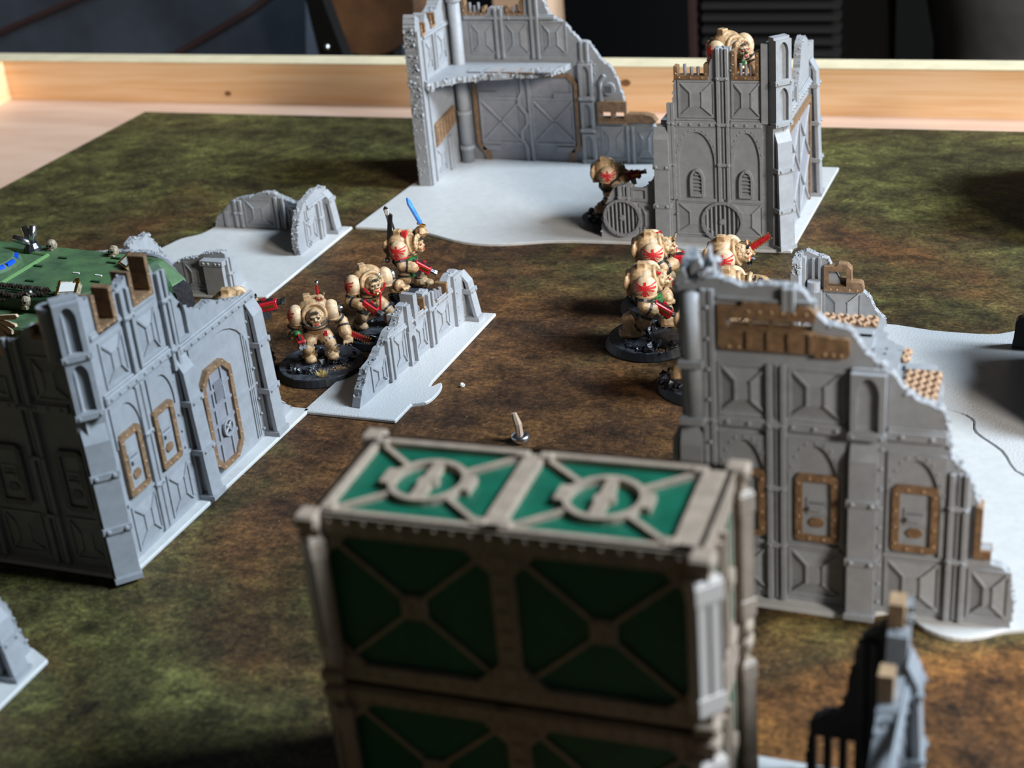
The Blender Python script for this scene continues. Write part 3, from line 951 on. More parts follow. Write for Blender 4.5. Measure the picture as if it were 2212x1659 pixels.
    for u in (384, 391):
        r.mk('rib', MB().box(u - .4, 7, .8, u + .4, 40, 1.5, r.P), 'grey', o)
    r.mk('lock_box', MB().box(385, 29, .8, 390, 36, 1.7, r.P), 'dark_grey', o)
    r.mk('wheel', MB().prism([circle(389, 18, 3.3, 18), list(reversed(circle(389, 18, 2.4, 18)))], 1.3, 2.2, r.P), 'grey', o)
    for g in (0.6, 2.2):
        r.mk('spoke', MB().tube([r.P(389 + 3 * math.cos(g), 18 + 3 * math.sin(g), 1.7), r.P(389 - 3 * math.cos(g), 18 - 3 * math.sin(g), 1.7)], .45, 5), 'grey', o)
    for k in range(8):
        r.rivets_line([(379, 8 + k * 4.4), (396, 8 + k * 4.4)], 1.9, .42, True)
    r.rivets_line([(383, 5.5), (387.5, 5.5), (392, 5.5), (383, 41.5), (387.5, 41.5), (392, 41.5)], 1.9, .42, True)
    r.buttress(371, 52, 6.6, 5.5)
    r.buttress(417, 52, 6.6, 5.5)
    q = math.sqrt(.5)
    c = Wall(t, (-269.2, 322.6), (q, q), (q, -q), riv, 23)
    c.niche_column(-3.8, 3.8, 56.5, 94, [(57.6, 75), (76.4, 93)], 2.6)
    c.buttress(0, 52, 7.6, 6.2)
    c.mk('corner_pier', MB().box(-4.4, 1.5, -4, 4.4, 56.5, .6, c.P))
    c.mk('half_round_column', MB().tube([(-274.4, 321.6, 75.5), (-274.4, 321.6, 92)], 3.2, 14), smooth=False)
    # upper floor inside, with torn grating
    R = random.Random(5)
    fl = [(-272.5, 326.5), (-272.5, 379), (-276, 381, 1), (-283, 372, 1), (-292, 366, 1), (-298, 360, 1), (-309, 352, 1), (-320, 340, 1), (-326, 326.5)]
    f = MB().prism(jag(fl, R, 1.6, .9), 55.6, 57.8, XYZ).build('upper_floor', 'grey', t)
    for k in range(4):
        for j in range(2):
            MB().box(-283.5 - j * 12, 328 + k * 11, 57.7, -274 - j * 12, 337.5 + k * 11, 58.6).build('floor_panel', 'brown' if (k + j) % 3 == 1 else 'grey', f)
    for x in (-285, -297):
        MB().box(x - .6, 327, 58.4, x + .6, 370 + (x + 285), 59).build('floor_rib', 'grey', f)
    close_rivets(t, riv)

def right_ruin():
    t = thing('ruined_hall', (-52, 352, 0), 'broad stepped grey ruin at right with two brown-framed hatches', 'ruin', 'grey ruins on the mat')
    riv = MB()
    base_plate(t, [(-99.5, 350.6), (-50, 349.6), (-38, 356, 1), (-30, 349, 1), (-22, 346.4, 1), (-15, 349, 1), (-10, 352.4, 1), (0, 356, 1), (14, 360), (14, 436), (-9.2, 437.4, 1), (-17.4, 452.6, 1), (-26.4, 463.8, 1), (-28.6, 473.4, 1), (-38, 478.4, 1), (-60, 480), (-99.5, 470)])
    f = Wall(t, (0, 354), (1, 0), (0, -1), riv, 31)
    top = [(-97, 96), (-95.2, 97), (-92, 97, .6), (-89.4, 98.5, .8), (-85.8, 99, .9), (-80, 96.8, .4), (-73, 97.8, .4), (-66.4, 97.6, .6), (-63.2, 95, .9), (-61, 93), (-60.9, 90.4), (-58, 87.6, .6), (-52, 86.5, .9), (-49, 82, 1), (-45.5, 78, 1.1), (-41, 75, 1.1), (-37.5, 70, 1.1), (-33, 67.4, .9), (-28, 65.6, .9), (-26.4, 60, 1), (-25.6, 52, .9), (-21.6, 48.5, .9), (-19.4, 43, .9), (-17.8, 39, .6), (-17, 25.5), (-14.4, 25.4, .6), (-14.2, 21, .9), (-10.2, 19.4, .8), (-8.6, 16, .9), (-7.6, 10, .9), (-8, 1.6)]
    # the long broken window opens right through the wall
    pts = jag(top, f.R)
    poly = [(-97, 1.5)] + pts + [(-8, 1.5)]
    hole = [(-83.6, 85.4), (-83.6, 88.4), (-61.6, 88.4), (-61.6, 85.4)]
    MBw = MB().prism([poly, hole], -3.2, 0, f.P)
    f.mk('wall', MBw)
    f.rubble(top, dens=1.3)
    f.rubble([(-97, 96, 1), (-88, 101, 1)], 8, 2.5, 1.4)
    # window frame of the upper storey: two brown beams with panes between
    o = f.mk('window_frame', MB().prism(jag([(-86.2, 80.2), (-85, 79.2), (-60.6, 79.4), (-60.6, 78.6), (-52.6, 78.8), (-51.8, 80), (-52, 84.4, .4), (-60.4, 85.0), (-60.4, 85.5), (-83.8, 85.5), (-83.8, 88.3), (-61, 88.3), (-60.4, 90.4), (-62, 92.4, .4), (-79.4, 93.2, .4), (-80, 91.8), (-86.2, 91.8)], f.R), -3.6, 1.4, f.P), 'brown')
    for u in (-78, -72.6, -67.2, -61.8):
        f.mk('mullion', MB().box(u - .5, 80.1, 1.2, u + .5, 85.2, 2.0, f.P), 'brown', o)
        f.mk('mullion', MB().box(u - .35, 85.2, -1.6, u + .35, 88.6, -.6, f.P), 'brown', o)
    f.rivets_line([(u, 90.6) for u in range(-78, -60, 3)] + [(-83.2, 80.2), (-80.6, 80.2), (-58.2, 79.8), (-56, 79.8), (-54, 79.8)], 1.4, .5, True)
    f.mk('lintel', MB().box(-86.4, 93.2, 0, -62, 94, .9, f.P))
    for a, b in ((-86, -73.4), (-67.2, -53.6)):
        f.xpanel(a, 60.4, b, 74.2)
        f.xpanel(a, 4.4, b, 18.8)
        f.arch(a - .8, b + .8, 21.5, 52.4, spring=38)
        f.hatch(a + 1.4, 22.6, b - .6, 43.4)
    f.pilaster(-70.9, 2, 75.5, 5.2, (20, 38.2, 57.6))
    f.pilaster(-67.6, 91, 97.5, 3.4)
    f.pilaster(-89.0, 2, 96, 3.6, (57.6,))
    f.rivets_line([(-89.0, v) for v in range(64, 96, 9)] + [(-89, v) for v in range(6, 56, 9)], 1.6, .7)
    f.course(-87, -52, 57.6, 3.0, 5.2)
    f.course(-42, -26.5, 57.6, 3.0, 5.2)
    f.mk('sill_band', MB().box(-87, 19.8, 0, -54, 21, .8, f.P))
    f.mk('sill_band', MB().box(-42, 20.2, 0, -24, 21.4, .8, f.P))
    # right-hand bay
    f.arch(-41.6, -26.4, 21.8, 51, spring=37)
    f.hatch(-40, 22.8, -28.0, 43)
    f.xpanel(-41, 4.4, -27.4, 19)
    f.pilaster(-23, 2, 48, 5.2, (21.2, 37.6))
    f.xpanel(-19, 4.4, -9.4, 18.6, inx=.38)
    f.mk('broken_frame', MB().prism(jag([(-18.6, 23), (-14.2, 23), (-14.2, 25.4), (-16.9, 25.4), (-16.9, 38.4, .4), (-18.6, 39)], f.R), -3.6, 1.2, f.P), 'brown')
    f.niche_column(-51.2, -42.4, 56.4, 76.4, [(57.8, 75.6)], 3.0)
    f.buttress(-47.6, 53.6, 7.2, 5.6)
    f.rivets_line([(-43.3, v) for v in range(5, 54, 6)] + [(-43.3, v) for v in (62, 67, 72)], .6, .75)
    f.mk('moulding', MB().box(-44.2, 2, 0, -42.4, 74, .6, f.P))
    f.buttress(-94, 53.6, 6.0, 5.4)
    c = MB().tube([(-93.2, 353.2, 56), (-93.2, 353.2, 95)], 2.6, 12).build('corner_pipe', 'grey', t, smooth=True)
    for z in (57, 74):
        MB().box(-96.5, 349.6, z, -90, 354, z + 2).build('collar', 'grey', c)
    # left wall running back, seen over the top
    l = Wall(t, (-97, 0), (0, 1), (-1, 0), riv, 32)
    top = [(354.5, 97), (358, 99, 1), (364, 103, 1), (368, 97, 1), (374, 84, 1), (382, 76, 1), (392, 68, 1), (404, 60, 1), (416, 46, 1), (428, 24, 1), (436, 2)]
    l.slab(top)
    l.rubble(top)
    l.buttress(358, 53.6, 7, 5.4)
    l.course(364, 400, 57.6)
    # shards left standing on the top corner
    R = random.Random(9)
    for (x, y, z, w_, h_, tl) in ((-95.5, 356, 95.5, 5.0, 5.0, -.6), (-92.2, 357, 96.5, 4.6, 7.5, .25), (-90.0, 360, 96, 3.2, 9.5, .1), (-88.4, 357, 97, 2.0, 6.5, .35)):
        pts = jag([(-w_ / 2, -2), (w_ / 2, -2, .8), (w_ * .3 + tl, h_ * .5, .8), (tl + .4, h_, .8), (-w_ * .35 + tl * .5, h_ * .45, .8), (-w_ / 2, -2)], R, 1.0, .5)
        MB().prism(pts, -1.6, 1.6, lambda u, v, n: (x + u, y + n, z + v)).build('shard', 'grey', t)
    rb = MB()
    for k in range(40):
        h = R.random()
        rb.lump((-97 + h * 9 + R.uniform(-1.5, 1.5), 355 + h * 5 + R.uniform(-1, 1), 96 + h * 3.0 + R.uniform(-1, 1)), R.uniform(.4, .9), R)
    tag(rb.build('corner_rubble', 'grey', t), kind='stuff')
    # broken upper floor with woven brown gratings
    fl = [(-93.6, 357), (-36, 357), (-32.4, 363, 1), (-30, 372, 1), (-31.6, 387, 1), (-36, 391, 1), (-42, 396, 1), (-44, 406, 1), (-50, 412, 1), (-52, 426, 1), (-62, 427, 1), (-74, 426, 1), (-76, 405, 1), (-93.6, 402)]
    u = MB().prism(jag(fl, R, 1.6, .8), 55.4, 58, XYZ).build('upper_floor', 'grey', t)
    for (x0, y0, x1, y1) in ((-61, 372, -53, 412), (-51.5, 360, -44, 402), (-74, 410, -54, 416), (-42, 391, -33.5, 394.5), (-74, 358, -64, 404)):
        MB().box(x0, y0, 57.9, x1, y1, 58.9).build('floor_plate', 'grey', u)
    for (x0, y0, x1, y1) in ((-61.5, 371, -61.0, 412), (-52.6, 360, -52.1, 404), (-74, 417, -54, 417.6)):
        MB().box(x0, y0, 57.9, x1, y1, 58.5).build('dark_groove', 'dark_grey', u)
    rr = MB()
    for k in range(20):
        rr.rivet(XYZ, -58 + (k % 2) * 9.5, 372 + (k // 2) * 3.4, 58.9, .6)
    tag(rr.build('floor_rivets', 'dark_grey', u), kind='stuff')
    def weave(x0, y0, x1, y1):
        g = MB().box(x0, y0, 57.9, x1, y1, 58.3).build('grating', 'brown', u)
        nx, ny = max(2, int((x1 - x0) / 2.0)), max(2, int((y1 - y0) / 2.0))
        mb = MB()
        for i in range(nx):
            for j in range(ny):
                cx, cy = x0 + (i + .5) * (x1 - x0) / nx, y0 + (j + .5) * (y1 - y0) / ny
                a = .75 if (i + j) % 2 else -.75
                mb.tube([(cx - .8, cy - a, 58.5), (cx, cy, 59.2), (cx + .8, cy + a, 58.5)], .42, 5)
        tag(mb.build('grating_weave', 'sand_plastic', u), kind='stuff')
    weave(-41.6, 372.5, -31.6, 390.6)
    weave(-73, 418.4, -53.6, 425.6)
    weave(-64.5, 395, -61.8, 410)
    weave(-43.6, 396, -41.8, 404)
    close_rivets(t, riv)
mat('sand_plastic', (0.50, 0.335, 0.225), 0.55, noise=0.2, nscale=500)

def low_wall_ruin():
    t = thing('ruined_wall', (-240, 478, 0), 'low broken grey wall on a white plate in front of the three-soldier group', 'ruin', 'grey ruins on the mat')
    riv = MB()
    base_plate(t, [(-264.4, 433.8), (-226.2, 433.4), (-225.7, 446.9), (-221, 449.4, 1), (-219.6, 454, 1), (-219.7, 461, 1), (-221.6, 466, 1), (-225.4, 466.6), (-223.9, 531.4), (-236, 531, 1), (-239, 524, 1), (-243, 512, 1), (-246, 496, 1), (-252, 484, 1), (-259, 474, 1), (-262.4, 470)], 'glitter_base')
    d = Vector((7.7, 77.4)).normalized()
    w = Wall(t, (-243.4, 439.6), (d.x, d.y), (d.y, -d.x), riv, 41)
    top = [(0, 2), (1.5, 5, 1), (5, 9.6, 1), (8.3, 13.4, 1), (15.6, 15.6, 1), (22.5, 18.3, 1), (28, 21.5, 1), (31.6, 20.5, .8), (36, 24.4, .6), (38, 26.6, .6), (41.4, 26.8), (41.6, 23.5), (44.2, 23), (44.4, 28.6), (46.8, 28.4), (47, 19), (53, 19), (53.2, 25.6, .6), (57.8, 25.8, .6), (58.6, 22.6, .5), (62, 22.6), (62.2, 18), (72.6, 18.2), (72.8, 22.4, .7), (77, 24.4, .9), (82.7, 24.2, .9), (84, 22.8, .9), (86, 20, .6), (86, 1.6)]
    w.slab(top, th=3.4)
    w.rubble(top, dens=1.7)
    w.xpanel(27.5, 4.2, 36.6, 18.5, d=.7)
    w.xpanel(11, 4, 20.8, 13.2, d=.7)
    w.xpanel(43.6, 4.2, 53, 16, d=.7)
    w.xpanel(62, 4.2, 72, 15.6, d=.7)
    w.pilaster(24.2, 2, 19.5, 4.4)
    w.pilaster(57.4, 2, 24.5, 4.8, (17.5,))
    w.course(24, 56, 18.3, 1.4, 7, .8)
    w.course(60, 82, 17.4, 1.4, 7, .8)
    w.mk('niche', MB().prism([[(37.6, 1.6), (43.2, 1.6), (43.2, 16), (37.6, 16)], list(reversed(lancet(38.6, 42.4, 1.7, 13.6)))], .05, 1.5, w.P))
    w.mk('stump', MB().prism([(44.2, 16), (47, 16), (47, 28), (46.4, 29), (45.2, 28.4), (44.2, 29)], -4.8, 1.2, w.P))
    w.mk('post', MB().box(38.2, 16, -1, 41.2, 26.6, 1.5, w.P))
    w.crenel(47, 53.4, 17.6, 25.6, 24.4, 1.0, 4.4, 2)
    w.crenel(62.2, 72.4, 16.8, 19.2, 23, 1.2, 4.4, 3)
    w.mk('end_post', MB().box(76.5, 1.6, 0, 84, 23.5, 1.4, w.P))
    w.rivets_line([(78, v) for v in range(4, 23, 6)] + [(82.6, v) for v in range(4, 23, 6)], 1.4, .55)
    w.buttress(85.4, 21, 4.4, 7.2, collars=(13,), slope=4)
    w.mk('stub', MB().box(34.5, 1.6, -5.6, 36.4, 24, -3, w.P))
    close_rivets(t, riv)

def middle_ruin():
    t = thing('ruined_courtyard', (-370, 575, 0), 'low ragged grey ruin around an empty white plate, behind the tank', 'ruin', 'grey ruins on the mat')
    riv = MB()
    base_plate(t, [(-332.8, 619.5), (-333, 532), (-352, 528.6), (-410, 528.6), (-424, 540, 1), (-424, 562, 1), (-417, 580, 1), (-414, 592, 1), (-407, 600, 1), (-405, 612, 1), (-404, 619.5)])
    a = Wall(t, (0, 611), (1, 0), (0, -1), riv, 51)
    top = [(-404.5, 2, .9), (-403, 7, .9), (-399, 10, .9), (-396, 13, .9), (-393, 15.5, .6), (-388, 17, 1), (-381, 18, 1), (-374, 20.5, 1), (-369, 20.2, 1), (-364.5, 18, .9), (-360, 16.2, 1), (-356, 15, 1), (-352, 18.5, 1), (-347, 21.5, 1), (-341.5, 24)]
    a.slab(top)
    a.rubble(top, dens=1.6)
    a.xpanel(-386.2, 3, -371, 16.5, d=1.3)
    a.pilaster(-389.8, 2, 16, 4.6, (9.5,))
    a.pilaster(-366.2, 2, 18.5, 5.2)
    a.mk('post', MB().box(-398.2, 2, 0, -396.4, 10.4, 1.2, a.P))
    a.xpanel(-361.6, 3, -350, 13.5, d=1.0)
    b = Wall(t, (-341, 0), (0, 1), (1, 0), riv, 52)
    top = [(580, 1.8, 1), (579, 8, 1), (580.4, 13, 1), (583, 18, 1), (586, 21, 1), (590, 23.4, 1), (596, 25, 1), (602, 26.2, 1), (609, 25, 1), (613, 24.4)]
    b.slab(top)
    b.rubble(top, dens=1.8)
    b.course(592, 612, 20.6, 1.6, 6)
    b.pilaster(602.6, 2, 20, 4.0, (12,))
    b.xpanel(588, 4, 599, 15, d=.6)
    for k in range(2):
        b.mk('moulding', MB().box(589 + k * 2, 2, 0, 589.9 + k * 2, 20, .5, b.P))
    b.buttress(611.4, 21, 5.4, 5.6, collars=(16.6,), slope=3)
    # near wall with the great round arch
    c = Wall(t, (0, 533), (1, 0), (0, -1), riv, 53)
    top = [(-422, 16, 1), (-412, 18, 1), (-402, 18.5, 1), (-394, 18.6, .8), (-386, 17.8, .7), (-380, 13, .9), (-374, 16.6, 1), (-367, 17.4, 1), (-361, 20, 1), (-354, 21, 1), (-351.5, 20), (-351.4, 1.6)]
    c.slab(top)
    c.rubble(top, dens=1.8)
    arc = [circle(-390, 3.4, 15, 40), list(reversed(circle(-390, 3.4, 13, 40)))]
    c.mk('arch_ring', MB().prism([[p for p in arc[0]], [p for p in arc[1]]], .1, 2.4, lambda u, v, n: c.P(u, max(v, 1.6), n)), 'dark_grey')
    c.mk('arch_fill', MB().prism(circle(-390, 3.4, 13.1, 40), .05, .6, lambda u, v, n: c.P(u, max(v, 1.6), n)), 'dark_grey')
    c.xpanel(-373, 3, -363, 14.6)
    c.mk('corner_pier', MB().box(-361, 1.6, 0, -351.4, 17, 4.2, c.P))
    c.mk('pier_cap', MB().box(-362, 15.8, -.5, -350.6, 18.2, 5, c.P))
    c.rivets_line([(-360, 17), (-357.6, 17), (-354, 17), (-352, 17)], 5, .7)
    d = Wall(t, (-351.4, 0), (0, 1), (1, 0), riv, 54)
    top = [(533.5, 20), (536, 19, 1), (540, 16, 1), (543, 9, 1), (546, 2)]
    d.slab(top)
    d.pilaster(533.5, 2, 18, 4.2, (11,))
    e = Wall(t, (-403, 0), (0, 1), (1, 0), riv, 55)
    top = [(536, 20, 1), (541, 22, 1.2), (547, 19.6, 1.2), (551, 20.5, 1.4), (555, 15, 1), (560, 8, 1), (565, 2)]
    e.slab(top)
    e.rubble(top, dens=2.2, size=1.2)
    close_rivets(t, riv)

def mid_right_ruin():
    t = thing('ruined_wall_corner', (-60, 520, 0), 'grey broken wall with square brown window frame on a glittering plate', 'ruin', 'grey ruins on the mat')
    riv = MB()
    base_plate(t, [(-101, 546), (-63, 546.6), (-49, 543.6, 1), (-29, 543.4, 1), (-21, 546.6, 1), (-15, 551.5, 1), (-6, 553, 1), (16, 552), (16, 440), (-8.9, 438.1, 1), (-17.0, 453.2, 1), (-26.0, 464.4, 1), (-28.2, 474.0, 1), (-37.8, 479.0, 1), (-60, 482), (-101, 482)], 'glitter_base')
    a = Wall(t, (0, 543), (1, 0), (0, -1), riv, 61)
    top = [(-101, 30, .8), (-97, 31.5, 1), (-91, 29.5, .8), (-88.6, 28.6, .4), (-87.4, 26), (-82.5, 16.8), (-77, 16.8, .6), (-74.6, 15.4, .8), (-72.2, 13, .8), (-70.6, 8.6, .8), (-68.8, 6.6, 1), (-66.8, 5, 1), (-66.4, 1.6)]
    a.slab(top)
    a.rubble(top, dens=1.8)
    a.mk('inner_post', MB().box(-98.6, 1.6, 0, -96.8, 29.8, 3.6, a.P))
    a.mk('inner_post', MB().box(-94.6, 1.6, 0, -93.6, 29, 1.4, a.P))
    a.mk('inner_post', MB().box(-92.2, 1.6, 0, -91.2, 29.4, 1.4, a.P))
    c = MB().tube([a.P(-93.5, 16.4, 3.2), a.P(-93.5, 20.6, 3.2)], 2.5, 16).build('pipe_stub', 'grey', t)
    a.mk('buttress_block', MB().box(-96.6, 1.6, 0, -90.4, 16.6, 5.0, a.P))
    a.xpanel(-89.6, 2.2, -76.2, 15.4, d=1.2)
    fr = MB().prism([[(-89.8, 16.2), (-75.6, 16.2), (-74.6, 17.2), (-75.2, 20, ), (-76.4, 20.6), (-79.4, 20.6), (-79.4, 25.6), (-81, 27.4), (-84.4, 27.8), (-85.4, 26.6), (-89.8, 26.4)], [(-88.2, 18.6), (-88.2, 24.6), (-81.2, 24.6), (-81.2, 18.6)]], -1.5, 2.4, a.P)
    o = a.mk('window_frame', fr, 'brown')
    a.mk('sill', MB().box(-88.4, 18.2, -3, -81, 20.8, -1.2, a.P), 'brown', o)
    a.mk('lintel', MB().box(-88.4, 23.4, -3, -81, 25.4, -1.2, a.P), 'brown', o)
    a.rivets_line([(-87.2, 17.2), (-84.8, 17.2), (-80, 17.2), (-77, 17.2)], 2.4, .45, True)
    b = Wall(t, (-101, 0), (0, 1), (-1, 0), riv, 62)
    top = [(532, 26, 1), (536, 30, .8), (543, 31)]
    b.slab(top, th=3)
    b.rubble(top, dens=2.5)
    close_rivets(t, riv)

def end_on_ruin():
    t = thing('ruined_gatehouse', (-35, 250, 0), 'blurred grey ruin seen end-on at bottom right, brown pieces on top', 'ruin', 'grey ruins on the mat')
    riv = MB()
    base_plate(t, [(-63, 287), (-18.4, 287), (-18.4, 200), (-63, 200)])
    f = Wall(t, (0, 282), (1, 0), (0, -1), riv, 71, 'near_black')
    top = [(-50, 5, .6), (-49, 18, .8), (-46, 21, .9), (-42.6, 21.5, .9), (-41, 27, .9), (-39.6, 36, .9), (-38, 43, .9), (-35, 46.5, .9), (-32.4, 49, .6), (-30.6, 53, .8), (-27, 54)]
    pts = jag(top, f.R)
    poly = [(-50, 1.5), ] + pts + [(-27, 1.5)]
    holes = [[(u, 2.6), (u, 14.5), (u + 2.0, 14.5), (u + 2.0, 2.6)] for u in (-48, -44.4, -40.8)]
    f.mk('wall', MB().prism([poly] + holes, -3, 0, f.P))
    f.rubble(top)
    f.pilaster(-36, 12, 44, 4)
    s = Wall(t, (-27, 0), (0, 1), (1, 0), riv, 72)
    top = [(214, 20, .8), (224, 27, .9), (233, 31, .9), (240, 30, .6), (246, 35), (252, 36), (256, 38, .8), (262, 41, .8), (266, 42), (274, 43.5), (276, 50, .8), (285, 55)]
    s.slab(top, th=4.5)
    s.rubble(top, 4.5, 1.6)
    s.mk('brown_frame', MB().box(263.4, 41.4, -4.7, 268, 48.6, -1.4, s.P), 'brown_light')
    s.mk('brown_frame', MB().box(278, 49, -4.7, 283, 57, -1.2, s.P), 'brown_light')
    s.buttress(276, 44, 8, 5.2, collars=(18, 36))
    s.buttress(246, 30, 7, 5.2, collars=(18,))
    s.xpanel(254, 22, 268, 36)
    s.hatch(255, 4, 267, 20, frame='purple_grey')
    s.course(240, 280, 39.4, 2)
    close_rivets(t, riv)

def fragment_ruin():
    t = thing('ruin_fragment', (-275, 262, 0), 'small blurred ruin fragment cut by the left edge, below the corner ruin', 'ruin', 'grey ruins on the mat')
    riv = MB()
    base_plate(t, [(-300, 226), (-266, 226), (-265.6, 277), (-274, 281, 1), (-286, 278, 1), (-300, 279)])
    w = Wall(t, (-273, 0), (0, 1), (1, 0), riv, 81)
    top = [(226, 34, .8), (240, 31, .9), (252, 29, .9), (262, 27, .9), (268, 26.5, .8), (272.5, 24.5, .9), (275, 20, .9), (276.4, 12, .9), (278.4, 5, .9), (279, 1.6)]
    w.slab(top)
    w.rubble(top, dens=1.8, size=1.0)
    w.course(226, 272, 20.5, 2, 6)
    w.buttress(268.5, 21, 6.4, 5.4, collars=(12,), slope=3)
    w.xpanel(250, 4, 262, 18)
    close_rivets(t, riv)

def edge_ruins():
    # ruin just past the right edge, whose dark corner shows beside the glittering plate
    t = thing('ruined_pillar', (10, 520, 0), 'near-black ruin corner cut by the right edge on the glittering plate', 'ruin', 'grey ruins on the mat')
    riv = MB()
    w = Wall(t, (0, 532), (1, 0), (0, -1), riv, 91, 'near_black')
    top = [(-19, 1.5, .3), (-18.2, 12, .6), (-15.4, 15, .8), (-12, 28, .8), (-6, 40, .8), (2, 46, .8), (14, 52)]
    w.slab(top, th=4)
    w.xpanel(-2, 4, 11, 20)
    w.pilaster(-8, 2, 30, 5)
    e = Wall(t, (2, 0), (0, 1), (-1, 0), riv, 92, 'near_black')
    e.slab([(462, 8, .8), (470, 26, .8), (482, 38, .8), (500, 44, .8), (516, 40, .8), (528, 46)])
    close_rivets(t, riv, 'near_black')
    t = thing('ruined_bastion', (20, 690, 0), 'ruin past the right edge whose shadow darkens the mat', 'ruin', 'grey ruins on the mat')
    riv = MB()
    base_plate(t, [(-15, 640), (60, 640), (60, 752), (-15, 752)])
    w = Wall(t, (-4, 0), (0, 1), (-1, 0), riv, 95)
    top = [(642, 20, .8), (652, 30, .8), (660, 58, .8), (690, 62), (690, 54), (704, 54), (704, 62), (736, 58, .8), (742, 30, .8), (748, 12)]
    w.slab(top)
    w.course(650, 740, 28)
    for k in range(4):
        w.xpanel(656 + k * 21, 6, 670 + k * 21, 24)
    v = Wall(t, (0, 650), (1, 0), (0, -1), riv, 96)
    v.slab([(-4, 34, .6), (20, 50, .8), (40, 30, .8), (54, 4)])
    close_rivets(t, riv)

back_ruin()
left_ruin()
right_ruin()
low_wall_ruin()
middle_ruin()
mid_right_ruin()
end_on_ruin()
fragment_ruin()
edge_ruins()

# ------------------------------------------------------------------ stacked cargo containers in the foreground
def copy_tree(o, parent=None):
    c = o.copy()
    col.objects.link(c)
    if parent:
        c.parent = parent
    for ch in list(o.children):
        copy_tree(ch, c)
    return c

